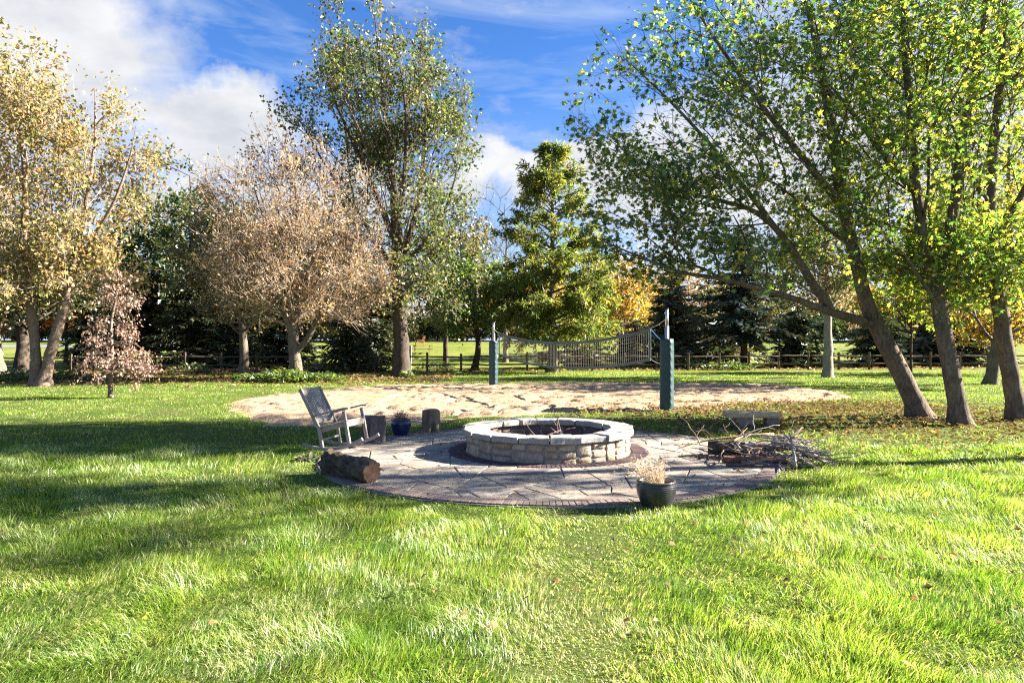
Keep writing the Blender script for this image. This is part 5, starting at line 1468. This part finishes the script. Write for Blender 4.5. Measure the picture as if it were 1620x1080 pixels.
spruce('spruce_tree', 'dark spruce at the fence right of the straight maple trunk', 1530, 50.5, 5.6, 2.9, 0.3, 'needle_dark', 90)

spare = {}
for i, (px, Y, h, rr_, lab) in enumerate(((150, 49, 6.0, 3.0, 'dark spruce left of the purple tree behind the fence'),(385, 49.5, 6.5, 3.0, 'dark spruce behind the short brown trunk at the fence'),
(600, 52, 6.5, 2.8, 'dark spruce beyond the fence just left of the tallest trunk'), (1000, 55, 3.6, 2.4, 'low spruce beyond the fence under the golden birch'),
                                     (1120, 54, 6.5, 2.8, 'green spruce between the grey-green and the blue spruce'),(1455, 53, 6.5, 2.8, 'dark spruce behind the green sapling'))):
    kk_ = 'dark' if px < 700 else 'green'; X = (px - 810) / FPX * Y
    if kk_ not in spare:
        spare[kk_] = (spruce('spruce_tree', lab, px, Y, h, rr_, 0.2, 'needle_dark' if px < 700 else 'needle_green', 200 + i), h)
    else:
        copy_tree(spare[kk_][0], (X, Y, float(ground_z(X, Y))), i * 1.7, h / spare[kk_][1], lab)
# ---- tree line far behind: a few kinds, copied
far = {}
for kname, lbl, leaf, sd, bark in (('gold', 'gold-leaved tree in the tree line beyond the neighbour lawn', 'leaf_gold', 91, 'bark_pale'), ('olive', 'olive tree in the tree line beyond the neighbour lawn', 'leaf_olive', 92, 'bark_dark'),
                             ('tan', 'tan half-bare tree in the tree line beyond the neighbour lawn', 'leaf_tan', 93, 'bark_grey'), ('green', 'dark green tree in the tree line beyond the neighbour lawn', 'leaf_dark', 94, 'bark_dark')):
    far[kname] = btree('distant_tree', lbl, 0, 96.0, 12.2 if kname != 'tan' else 13.0, 4.1, 3.0, leaf, 5200 if kname != 'tan' else 2600, 0.42, sd, 0.2, bark, npts=420, x=-70 + 9 * (sd - 91), group='distant tree line')
frr = np.random.RandomState(17)
kinds = ['olive', 'tan', 'gold', 'green']
n_far = 0
for row, (Yr, step) in enumerate(((86, 5.6), (102, 6.2))):
    X = -0.86 * Yr
    while X < 0.86 * Yr:
        X += step * frr.uniform(0.75, 1.25)
        px = 810 + X / Yr * FPX
        pr = [0.4, 0.25, 0.1, 0.25] if px < 700 else [0.2, 0.35, 0.4, 0.05]
        kk_ = kinds[frr.choice(4, p=pr)]
        Yq = Yr + frr.uniform(-4, 4)
        if 625 < px < 690 and Yr < 95:
            continue
        copy_tree(far[kk_], (X, Yq, float(ground_z(X, Yq))), frr.rand() * 6.28, frr.uniform(0.62, 1.0))
        n_far += 1
# shrubs that close the view below the far crowns
shr = {}
for kname, leaf, sd in (('tan', 'leaf_tan', 101), ('olive', 'leaf_olive', 102), ('dark', 'leaf_dark', 103), ('gold', 'leaf_lime', 104)):
    shr[kname] = btree('distant_shrub', {'tan': 'tan', 'olive': 'olive', 'dark': 'dark green', 'gold': 'lime yellow'}[kname] + ' shrub in the hedge line beyond the neighbour lawn', 0, 90.0, 6.6, 2.9, 2.3, leaf, 2600, 0.34, sd, 0.08, 'bark_dark', npts=240, x=-62 + 7 * (sd - 101), group='distant shrubs', cat='shrub', min_z=0.2)
for row, (Yr, step) in enumerate(((79, 2.7), (88, 3.2))):
    X = -0.85 * Yr
    while X < 0.85 * Yr:
        X += step * frr.uniform(0.7, 1.3); px = 810 + X / Yr * FPX
        Yq = Yr + frr.uniform(-3, 3)
        if 640 < px < 682 and row == 0:
            continue
        kk_ = ('tan', 'olive', 'dark', 'gold')[frr.choice(4, p=[0.12, 0.33, 0.5, 0.05] if px < 800 else [0.3, 0.3, 0.25, 0.15])]
        copy_tree(shr[kk_], (X, Yq, float(ground_z(X, Yq))), frr.rand() * 6.28, frr.uniform(0.6, 1.05))
# darker trees filling the yard edge on the left, behind the fence
btree('shade_tree', 'olive-green tree behind the fence filling the gap behind the purple tree', 190, 52, 12.0, 4.4, 2.6, 'leaf_olive', 6500, 0.3, 111, 0.25)
btree('shade_tree', 'olive tree behind the fence at the back of the twiggy tree', 540, 53, 12.5, 4.4, 2.2, 'leaf_olive', 7000, 0.3, 112, 0.25)
btree('shade_tree', 'green tree behind the fence at the back of the short brown trunk', 400, 55, 12.5, 4.6, 2.2, 'leaf_green', 7000, 0.3, 113, 0.25)
btree('shade_tree', 'green tree behind the fence at the back of the birch trunks', 60, 50, 9.5, 4.0, 3.4, 'leaf_green', 5500, 0.3, 114, 0.22)
# ------------------------------------------------------------------ stick pile on the patio edge
krng = np.random.RandomState(77)
def branchy(p0, d, L, r0, nseg=7, curl=0.10, kids=2, mat='stick', depth=1, droop=0.0):
    """one dry branch with side twigs, as verts/faces"""
    mb = MB()
    def grow(p, d, L, r0, n, lvl):
        pts = [p]; dd = d / np.linalg.norm(d)
        for i in range(n):
            dd = dd + krng.normal(0, curl, 3) - np.array([0, 0, droop]); dd /= np.linalg.norm(dd)
            q_ = pts[-1] + dd * L / n
            q_[2] = max(q_[2], 0.012 + r0)
            pts.append(q_)
        mb.tube(pts, np.linspace(r0, r0 * 0.35, n + 1), 6 if r0 > 0.012 else 5 if r0 > 0.006 else 4)
        if lvl > 0:
            for _ in range(kids):
                i = krng.randint(1, n); e = dd + krng.normal(0, 0.6, 3); e[2] = e[2] * 0.45 + 0.05; e /= np.linalg.norm(e)
                grow(pts[i], e, L * krng.uniform(0.25, 0.5), r0 * 0.55, max(3, n - 3), lvl - 1)
    grow(np.array(p0, float), np.array(d, float), L, r0, nseg, depth)
    return mb
SP = np.array([3.52, 10.05])
def put_stick(mb, mat, label, group, name='stick'):
    V = np.array(mb.v); c = V.mean(0); c[2] = V[:, 2].min()
    mb.v = [tuple(p - c) for p in V]
    o = mb.build(name, M[mat], None, True, tuple(c))
    return tag(o, label, 'stick', group)
# logs inside the heap
log_thing('log', 'short thick dark log sticking out of the stick heap onto the patio', 'log', (2.98, 10.35, 0.155), (3.75, 10.05, 0.16), 0.115, 0.105, M['log_bark'], M['end_grain'], wob=0.12, k=24, n=16)
log_thing('log', 'reddish rotten log lying lowest in the stick heap', 'log', (3.00, 9.70, 0.085), (3.85, 9.58, 0.09), 0.055, 0.045, M['log_rust'], M['end_grain'], wob=0.16, k=18, n=14)
log_thing('log', 'pale grey split log deep in the stick heap', 'log', (3.45, 10.1, 0.20), (4.15, 9.92, 0.24), 0.075, 0.06, M['stick'], M['end_grain_pale'], wob=0.14, k=18, n=12)
# named single branches that stand out
put_stick(branchy((2.72, 9.98, 0.085), (1, 0.08, 0.03), 1.0, 0.022, 6, 0.05, 1), 'stick_dark', 'dark straight branch poking from the heap onto the flagstones', 'branches of the stick heap')
put_stick(branchy((2.95, 9.40, 0.06), (1, 0.05, 0.0), 0.95, 0.024, 6, 0.05, 1), 'stick_dark', 'dark branch lying along the front of the stick heap', 'branches of the stick heap')
put_stick(branchy((3.95, 10.3, 0.36), (-1, -0.1, 0.02), 1.35, 0.026, 8, 0.07, 3), 'stick_tan', 'tan forked branch on top of the heap pointing at the fire pit', 'branches of the stick heap')
put_stick(branchy((3.45, 9.9, 0.12), (-0.45, 0.35, 0.5), 0.6, 0.008, 9, 0.10, 1), 'stick_tan', 'thin tan shoot rising from the heap towards the near padded post', 'branches of the stick heap')
put_stick(branchy((3.62, 10.1, 0.2), (-0.4, 0.2, 0.55), 0.6, 0.008, 8, 0.10, 1), 'stick', 'thin grey shoot rising in front of the stone bench', 'branches of the stick heap')
put_stick(branchy((3.86, 9.30, 0.045), (0.08, 0.25, 0.8), 0.50, 0.028, 7, 0.12, 2), 'stick', 'stout grey crooked branch standing upright at the front of the heap', 'branches of the stick heap')
put_stick(branchy((3.9, 9.9, 0.30), (0.7, 0.2, 0.35), 0.7, 0.024, 8, 0.12, 4, depth=2), 'stick_dark', 'dark thick branch arching over the top of the heap', 'branches of the stick heap')
lbl = 'thin dry grey branch tangled in the stick heap'
for i in range(84):
    a = krng.normal(-0.25, 0.55) if i % 3 else krng.uniform(0, 6.28)
    p = np.array([SP[0] + krng.normal(-0.05, 0.32), SP[1] + krng.normal(-0.05, 0.28), abs(krng.normal(0.06, 0.10)) + 0.05])
    d = np.array([math.cos(a), math.sin(a), krng.normal(0.06, 0.13)])
    mt = ('stick', 'stick', 'stick_dark', 'stick_dark', 'stick_tan')[krng.randint(0, 5)]
    put_stick(branchy(p, d, krng.uniform(0.4, 0.9), krng.uniform(0.008, 0.019), 7, 0.13, krng.randint(1, 4), droop=0.03), mt, {'stick': 'thin dry grey branch', 'stick_dark': 'thin dark brown branch', 'stick_tan': 'thin tan branch'}[mt] + ' tangled in the stick heap', 'tangled thin branches of the stick heap')
for i in range(14):
    a = krng.uniform(-0.9, 0.3)
    p = np.array([SP[0] + 0.30 + krng.normal(0, 0.18), SP[1] + krng.normal(-0.1, 0.25), krng.uniform(0.15, 0.36)])
    put_stick(branchy(p, np.array([math.cos(a), math.sin(a), krng.uniform(-0.15, 0.08)]), krng.uniform(0.5, 0.85), krng.uniform(0.009, 0.016), 8, 0.14, 4, depth=2, droop=0.08), 'stick', 'long silvery branch fanning out of the heap over the grass', 'silvery branches fanning out of the heap')
# crumbs under the heap
mb = MB()
for i in range(420):
    p = np.array([SP[0] + krng.normal(0.15, 0.45), SP[1] + krng.normal(-0.05, 0.33), 0.042 + krng.rand() * 0.03]); a = krng.rand() * 6.28; L = krng.uniform(0.04, 0.22)
    d = np.array([math.cos(a), math.sin(a), krng.normal(0, 0.12)])
    mb.tube([p, p + d * L * 0.5 + krng.normal(0, 0.006, 3), p + d * L], [0.004, 0.0035, 0.002], 4)
stuff(tag(mb.build('twig_litter', M['stick_dark']), 'brown crumbs of bark and twigs under the stick heap', 'twigs'))
# loose stick on the right lawn and by the heap
put_stick(branchy((5.75, 11.5, 0.05), (0.35, 0.3, 0.75), 0.45, 0.007, 6, 0.12, 1), 'stick', 'lone thin stick poking up from the leafy grass right of the heap', None)
# sticks in the pit
fl_ = 'burnt stick leaning in the ash of the fire pit'
for i in range(12):
    a = krng.uniform(0, 6.28)
    if i < 6:
        p = (FC[0] + 0.28 + krng.normal(0, 0.07), FC[1] + 0.25 + krng.normal(0, 0.08), 0.12); d = (-0.5 + krng.normal(0, 0.25), 0.1 + krng.normal(0, 0.2), 0.75); L = krng.uniform(0.36, 0.5); r_ = 0.021
    else:
        p = (FC[0] + krng.normal(-0.1, 0.16), FC[1] + 0.15 + krng.normal(0, 0.15), 0.14); d = (math.cos(a), math.sin(a), krng.uniform(0.3, 0.8)); L = krng.uniform(0.35, 0.55); r_ = krng.uniform(0.01, 0.022)
    put_stick(branchy(p, d, L, r_, 5, 0.10, 1), 'charred' if i % 3 == 0 else 'stick_dark', fl_, 'sticks in the fire pit')

# ------------------------------------------------------------------ low plants
def leafy_plant(label, x, y, rad, h, n, mat, seed, size=0.12, cat='plant', name='leafy_plant', group=None):
    r = np.random.RandomState(seed); root = thing(name, label, cat, (x, y, float(ground_z(x, y))), 0, group)
    a = r.rand(n) * 6.283; rr = rad * np.sqrt(r.rand(n)); hh = h * (1 - 0.5 * (rr / rad) ** 2) * r.uniform(0.25, 1, n)
    pos = np.stack([rr * np.cos(a), rr * np.sin(a) * 0.7, hh], -1)
    d = unit(np.stack([np.cos(a), np.sin(a), r.uniform(-0.5, 0.8, n)], -1) + r.normal(0, 0.5, (n, 3)))
    link('foliage', leaf_mesh('foliage', pos, d, r.normal(0, 0.4, (n, 3)) + np.array([0, 0, 1.0]), size * r.uniform(0.6, 1.3, n), 'oval', mat), None, root)
    mb = MB()
    for i in range(0, n, 6):
        mb.tube([(pos[i, 0] * 0.4, pos[i, 1] * 0.4, -0.03), tuple(pos[i] * np.array([0.8, 0.8, 0.55])), tuple(pos[i])], [0.008, 0.006, 0.004], 4)
    mb.build('stems', M['bark_dark'], root)
    return root
x, y = G(468, 603)
leafy_plant('leafy green clump at the foot of the twiggy tree', x - 0.2, y - 0.9, 1.4, 0.6, 700, M['leaf_green'], 1, 0.2)
leafy_plant('low green ground plant spreading left of the twiggy tree foot', x - 1.6, y - 0.6, 1.0, 0.4, 400, M['leaf_green'], 2, 0.18)
leafy_plant('low green ground plant spreading right of the twiggy tree foot', x + 1.3, y - 0.5, 1.0, 0.42, 380, M['leaf_green'], 3, 0.18)
x, y = G(1090, 583); leafy_plant('dense green weeds at the fence behind the near net post', x, y - 0.3, 2.1, 0.7, 700, M['leaf_dark'], 4, 0.22)
x, y = G(1150, 585); leafy_plant('green weeds at the fence below the blue spruce', x, y - 0.2, 1.6, 0.55, 420, M['leaf_green'], 5, 0.2)
x, y = G(645, 598); leafy_plant('small green shoots at the foot of the tallest tree', x, y - 0.3, 0.4, 0.35, 90, M['leaf_green'], 6, 0.18)
x, y = G(884, 588); leafy_plant('small bright green shoot at the foot of the feathery conifer', x, y - 0.3, 0.4, 0.45, 90, M['leaf_lime'], 7, 0.2)
x, y = G(100, 601); leafy_plant('low green clump right behind the two birch trunks', x, y, 1.2, 0.5, 320, M['leaf_green'], 8, 0.2)
x, y = G(15, 603); leafy_plant('green ground cover left of the two birch trunks', x, y, 1.3, 0.55, 320, M['leaf_green'], 9, 0.2)
x, y = G(497, 729); leafy_plant('grey-green weed in the grass beside the log', x - 0.12, y, 0.16, 0.08, 60, M['needle_blue'], 10, 0.07)
for i, (px, py) in enumerate(((590, 588), (690, 585), (520, 589), (300, 590), (1240, 582))):
    x, y = G(px, py); leafy_plant(('shrubby weeds at the fence left of the tallest tree', 'weeds at the fence right of the tallest tree', 'dark weeds at the fence behind the plant clump', 'weeds at the fence left of the short brown trunk', 'weeds at the fence right of the blue spruce')[i], x, y, 1.3, 0.6, 240, M['leaf_dark' if i % 2 else 'leaf_olive'], 20 + i, 0.2)

# ------------------------------------------------------------------ beyond the fence
def gz(x, y):
    return float(ground_z(x, y))
# picnic table
X, Y, Z = P(668, 548, 62); tb = thing('picnic_table', 'red-brown picnic table on the neighbour lawn seen past the tallest trunk', 'table', (X, Y, gz(X, Y)), R(10))
for i in range(5):
    mb = MB(); mb.box((-0.95, -0.38 + 0.155 * i, 0.72), (0.95, -0.24 + 0.155 * i, 0.76)); mb.build('top_plank', M['red_wood'], tb)
for s_ in (-1, 1):
    for i in range(2):
        mb = MB(); mb.box((-0.95, s_ * 0.72 - 0.14 + 0.145 * i, 0.42), (0.95, s_ * 0.72 - 0.01 + 0.145 * i, 0.46)); mb.build('bench_plank', M['red_wood'], tb)
    mb = MB(); mb.beam((s_ * 0.65, -0.62, -0.03), (s_ * 0.65, -0.2, 0.72), 0.04, 0.09, (1, 0, 0)); mb.beam((s_ * 0.70, 0.62, -0.03), (s_ * 0.70, 0.2, 0.72), 0.04, 0.09, (1, 0, 0)); mb.build('leg_frame', M['red_wood'], tb)
    mb = MB(); mb.beam((s_ * 0.61, -0.85, 0.38), (s_ * 0.61, 0.85, 0.38), 0.04, 0.09, (1, 0, 0)); mb.build('cross_beam', M['red_wood'], tb)
# wooden garden chair
X, Y, Z = P(664, 540, 70); ch = thing('garden_chair', 'orange wooden garden chair behind the picnic table', 'chair', (X, Y, gz(X, Y)), R(-60))
for i in range(5):
    mb = MB(); mb.beam((-0.24 + 0.12 * i, 0.2, 0.3), (-0.24 + 0.12 * i, 0.5, 1.05), 0.10, 0.025, (1, 0, 0)); mb.build('back_slat', M['orange_wood'], ch)
    mb = MB(); mb.beam((-0.27, -0.3 + 0.12 * i, 0.38 - 0.02 * i), (0.27, -0.3 + 0.12 * i, 0.38 - 0.02 * i), 0.1, 0.025, (0, 1, 0)); mb.build('seat_slat', M['orange_wood'], ch)
for s_ in (-1, 1):
    mb = MB(); mb.beam((s_ * 0.3, -0.35, -0.02), (s_ * 0.3, -0.35, 0.55), 0.05, 0.09, (0, 1, 0)); mb.build('leg', M['orange_wood'], ch)
    mb = MB(); mb.beam((s_ * 0.3, 0.32, -0.02), (s_ * 0.3, 0.32, 0.55), 0.05, 0.09, (0, 1, 0)); mb.build('leg', M['orange_wood'], ch)
    mb = MB(); mb.beam((s_ * 0.33, -0.42, 0.57), (s_ * 0.33, 0.4, 0.57), 0.13, 0.03, (1, 0, 0)); mb.build('arm_rest', M['orange_wood'], ch)
# white house
X, Y = (655 - 810) / FPX * 92, 92.0; hs = thing('house', 'white house far behind the trees, seen past the tallest trunk', 'house', (X, Y, gz(X, Y) - 0.1))
mb = MB(); mb.box((-6, 0, 0), (6, 7, 3.0)); mb.build('wall', M['white_siding'], hs)
mb = MB(); mb.add([(-6.5, -0.5, 3.0), (6.5, -0.5, 3.0), (6.5, 7.5, 3.0), (-6.5, 7.5, 3.0), (-6.5, 3.5, 5.0), (6.5, 3.5, 5.0)], [(0, 1, 5, 4), (2, 3, 4, 5), (0, 4, 3), (1, 2, 5), (3, 2, 1, 0)]); mb.build('roof', M['roof'], hs)
for i, xx in enumerate((-4.2, -1.4, 3.8)):
    mb = MB(); mb.box((xx - 0.6, -0.04, 0.9), (xx + 0.6, -0.003, 2.2)); wd_ = mb.build('window', M['white_siding'], hs)
    mb = MB(); mb.box((xx - 0.5, -0.05, 1.0), (xx + 0.5, -0.043, 2.1)); mb.build('pane', M['glass_dark'], wd_)
mb = MB(); mb.box((1.0, -0.06, 0.0), (1.95, -0.003, 2.1)); mb.build('door', M['red_wood'], hs)
# utility pedestal, pink flag
X, Y, Z = P(648, 551, 45.5); ub = thing('utility_box', 'small pale utility box beside the tallest trunk behind the fence', 'box', (X, Y, 0))
mb = MB(); mb.box((-0.13, -0.1, -0.05), (0.13, 0.1, 1.5)); mb.build('body', M['utility'], ub); mb = MB(); mb.box((-0.15, -0.12, 1.5), (0.15, 0.12, 1.56)); mb.build('lid', M['utility'], ub)
X, Y = (972 - 810) / FPX * 52, 52.0; fg = thing('garden_flag', 'pink cloth flag on a stake beyond the fence seen over the net', 'flag', (X, Y, gz(X, Y)))
mb = MB(); mb.tube([(-0.3, 0, -0.1), (-0.3, 0, 2.1)], 0.02, 6); mb.tube([(-0.3, 0, 2.08), (0.34, 0, 2.08)], 0.012, 5); mb.build('stake', M['cap_black'], fg)
V = []; F = []
for j in range(6):
    for i in range(7):
        V.append((-0.28 + 0.6 * i / 6, 0.04 * math.sin(i * 1.4 + j * 0.5), 2.05 - 0.62 * j / 5 - 0.03 * math.sin(i * 0.9)))
for j in range(5):
    for i in range(6):
        F.append((j * 7 + i, j * 7 + i + 1, j * 7 + i + 8, j * 7 + i + 7))
nv = len(V); V += [(x_, y_ + 0.004, z_) for x_, y_, z_ in V]; F += [tuple(nv + q_ for q_ in f[::-1]) for f in F]
mb = MB(); mb.add(V, F); mb.build('cloth', M['pink_cloth'], fg, True)

# ------------------------------------------------------------------ grass
grng = np.random.RandomState(99)
def free(x, y):
    d = np.hypot(x - PC[0], y - PC[1])
    ok = d > PR + 0.02 - 0.13 * fnoise(np.asarray(x) * 2.5, np.asarray(y) * 2.5, 71) ** 2 * 2
    return ok
def grass_field(name, n, y0, y1, power, segs, hbase, wbase, margin=1.6):
    """blades with density falling with distance, leaning in swirls"""
    u = grng.rand(n)
    e = 2 - power
    Y = (y0 ** e + u * (y1 ** e - y0 ** e)) ** (1 / e)
    half = 0.75 * Y * 1.05 + margin
    # keep a constant number per metre of width at each distance
    X = grng.uniform(-1, 1, n) * half
    ok = free(X, Y)
    sd = np.full(n, -1.0); near = ok & (Y > 13) & (Y < 31)
    sd[near] = sand_d(X[near], Y[near])
    ok &= (sd < 0) | (grng.rand(n) < 0.5 * np.clip(1 - sd / 1.1, 0, 1) ** 2)
    # thinner under the maples, where leaves lie, and along the trodden way
    path_ = np.exp(-((X - (0.35 + 0.11 * (Y - 3.5))) / 0.42) ** 2) * (Y < 7.2) * (0.5 + fnoise(X * 2, Y * 2, 77))
    thin = 0.45 * path_ + 0.35 * np.clip((fnoise(X * 6.5, Y * 6.5, 72, 2) - 0.52) * 5, 0, 1) + 0.55 * np.exp(-(((X - 8.5) / 5) ** 2 + ((Y - 15.5) / 3.2) ** 2)) + 0.65 * np.clip(fnoise(X * 0.9, Y * 0.9, 61) - 0.62, 0, 1) * 3
    ok &= grng.rand(n) > np.minimum(thin, 0.45 + 0.2 * (Y > 11))
    ok_ = ok; X, Y = X[ok], Y[ok]; m_ = len(X)
    path_ = path_[ok_]
    tuft = fnoise(X * 2.2, Y * 2.2, 51, 3); tuft2 = fnoise(X * 7, Y * 7, 52, 2)
    H = hbase * (0.60 + 1.05 * np.clip((tuft - 0.25) * 1.6, 0, 1.2) ** 1.5 + 0.7 * tuft2 ** 2) * grng.uniform(0.6, 1.25, m_)
    edge = np.hypot(X - PC[0], Y - PC[1]) - PR
    H *= np.where(edge < 0.5, 0.62, 1.0)
    H *= np.where(Y > 13, 0.8, 1.0) * (1 - 0.55 * np.clip(path_, 0, 1))
    ang = fnoise(X * 1.0, Y * 1.0, 53, 3) * 14.0 + grng.normal(0, 0.9, m_)
    lodge = np.clip((fnoise(X * 1.3, Y * 1.3, 54, 2) - 0.38) * 2.6, 0, 1)
    lean = 0.25 + 0.9 * lodge ** 1.4 + np.abs(grng.normal(0, 0.5, m_)) + 0.5 * path_
    W = wbase * grng.uniform(0.7, 1.3, m_) * np.maximum(1.0, Y / 5.0) ** 0.8
    dx, dy = np.cos(ang), np.sin(ang)
    tx = grng.uniform(0, 2 * math.pi, m_); sx_, sy_ = np.cos(tx), np.sin(tx)
    z0 = ground_z(X, Y) - 0.006
    base_ = np.stack([X, Y, z0], -1); side = np.stack([sx_, sy_, 0 * sx_], -1) * (W / 2)[:, None]
    hd = np.stack([dx, dy, 0 * dx], -1)
    s1 = np.sin(lean * 0.5); c1 = np.cos(lean * 0.5); s2 = np.sin(np.minimum(lean * 1.25, 1.75)); c2 = np.cos(np.minimum(lean * 1.25, 1.75))
    midp = base_ + (H * 0.5)[:, None] * (hd * s1[:, None] + np.array([0, 0, 1]) * c1[:, None])
    tipp = midp + (H * 0.5)[:, None] * (hd * s2[:, None] + np.array([0, 0, 1]) * c2[:, None])
    tipp[:, 2] = np.maximum(tipp[:, 2], z0 + 0.012)
    if segs == 2:
        V = np.stack([base_ - side, base_ + side, midp + side * 0.85, midp - side * 0.85, tipp], 1).reshape(-1, 3)
        o_ = (np.arange(m_) * 5)[:, None]
        me = np_mesh(name, V, [o_ + np.array([[0, 1, 2, 3]]), o_ + np.array([[3, 2, 4]])])
    else:
        V = np.stack([base_ - side, base_ + side, midp * 0.35 + tipp * 0.65], 1).reshape(-1, 3)
        me = np_mesh(name, V, [(np.arange(m_) * 3)[:, None] + np.array([[0, 1, 2]])])
    o = link(name, me, M['grass'] if segs == 2 else M['grass_far']); stuff(o)
    return o
tag(grass_field('grass', 338000, 2.7, 11.5, 1.75, 2, 0.088, 0.0042, 1.1), 'long tufted lawn grass round the patio', 'grass')
tag(grass_field('grass', 280000, 11.3, 42.0, 1.15, 1, 0.085, 0.0068, 3.0), 'short lawn grass from the patio back to the fence', 'grass')

# ------------------------------------------------------------------ fallen leaves
def litter(name, label, X, Y, size, mat, z=0.02, zr=0.03, kind='oval'):
    n = len(X)
    pos = np.stack([X, Y, ground_z(X, Y) + z + grng.rand(n) * zr], -1); a = grng.rand(n) * 6.283
    d = np.stack([np.cos(a), np.sin(a), grng.normal(0, 0.25, n)], -1); nr = grng.normal(0, 0.35, (n, 3)) + np.array([0, 0, 1.0])
    o = link(name, leaf_mesh(name, pos, d, nr, size * grng.uniform(0.6, 1.2, n), kind, mat)); stuff(o); return tag(o, label, 'leaves')
n = 8000
X = grng.normal(8.0, 4.2, n); Y = grng.normal(15.6, 2.4, n); ok = free(X, Y) & (Y > 9.5) & (X > 1.0)
litter('fallen_leaves', 'brown and yellow fallen leaves under the three maples', X[ok], Y[ok], 0.105, M['litter'], 0.02, 0.05, 'oval')
n = 3600
X = grng.uniform(1.5, 11.5, n); Y = grng.normal(18.6, 1.0, n)
litter('fallen_leaves', 'brown fallen leaves drifted along the sand edge by the near net post', X, Y, 0.085, M['litter'], 0.035, 0.04)
n = 7000
X = grng.uniform(-24, -3, n); Y = grng.normal(33.5, 2.8, n)
litter('fallen_leaves', 'tan fallen leaves in the shade under the twiggy tree', X, Y, 0.16, M['litter'], 0.03, 0.05)
n = 9000
t_ = grng.rand(n); X = np.where(grng.rand(n) < 0.7, grng.uniform(-21, -8, n), grng.uniform(-40, 40, n)); Y = 38.6 + (X + 40) / 86 * 8.4 + np.abs(grng.normal(0, 1.6, n)) - 0.6
litter('fallen_leaves', 'reddish-brown leaf litter along the foot of the rail fence', X, Y, 0.20, M['litter_red'], 0.02, 0.10)
n = 420
Y = 4.0 + 9.0 * grng.rand(n); X = grng.uniform(-0.2, 0.78, n) * Y; ok = free(X, Y)
litter('fallen_leaves', 'scattered dry leaves lying in the sunny grass right of the patio', X[ok], Y[ok], 0.055, M['litter'], 0.06, 0.03)
n = 1100
X = 4 + grng.rand(n) * 8; Y = 17.5 + grng.rand(n) ** 1.6 * 7; ok = sand_d(X, Y) > -0.5
litter('fallen_leaves', 'dry leaves blown over the maple end of the sand court', X[ok], Y[ok], 0.085, M['litter'], 0.05, 0.03)
n = 260
X = sand_poly[:, 0].min() + grng.rand(n) * 17; Y = 15 + grng.rand(n) * 12; ok = sand_d(X, Y) > 0.2
litter('fallen_leaves', 'few dry leaves strewn over the sand court', X[ok], Y[ok], 0.08, M['litter'], 0.05, 0.03)
n = 420
X = PC[0] + grng.uniform(-1, 1, n) * 3.2; Y = PC[1] + grng.uniform(-1, 1, n) * 3.2; d = np.hypot(X - FC[0], Y - FC[1]); ok = (np.hypot(X - PC[0], Y - PC[1]) < 3.2) & (d > 1.6) & (grng.rand(n) < 0.25 + 0.75 * (X > 1.2))
litter('fallen_leaves', 'curled brown leaves lying on the flagstones', X[ok], Y[ok], 0.07, M['litter'], 0.042, 0.012)
# the few single leaves one can pick out in the near grass
def one_leaf(px, py, size, mat, label, z=0.085):
    x_, y_ = G(px, py); x_, y_ = x_ * (1 - z / CAM_H), y_ * (1 - z / CAM_H)
    me = leaf_mesh('fallen_leaf', np.array([[0, 0, 0.0]]), np.array([[grng.normal(), grng.normal(), 0.1]]), np.array([[grng.normal(0, 0.3), -0.5, 1.0]]), np.array([size]), 'maple', mat)
    o = link('fallen_leaf', me, None, None, (x_, y_, z)); tag(o, label, 'leaf'); return o
one_leaf(222, 972, 0.095, M['yellow_leaf'], 'single yellow leaf lying in the sunny lawn in front of the log')
one_leaf(1256, 874, 0.07, M['yellow_leaf'], 'single yellow leaf in the grass in front of the stick heap')
grp = 'brown leaves in the near grass'
for px, py in ((875, 917), (786, 985), (988, 978), (1378, 861), (1452, 946), (1412, 942), (1270, 825), (1182, 828), (1390, 880), (1440, 1052), (1095, 827), (1060, 860), (330, 985)):
    o = one_leaf(px, py, 0.06, M['brown_leaf'], 'small russet leaf lying loose in the bright near grass'); o['group'] = grp
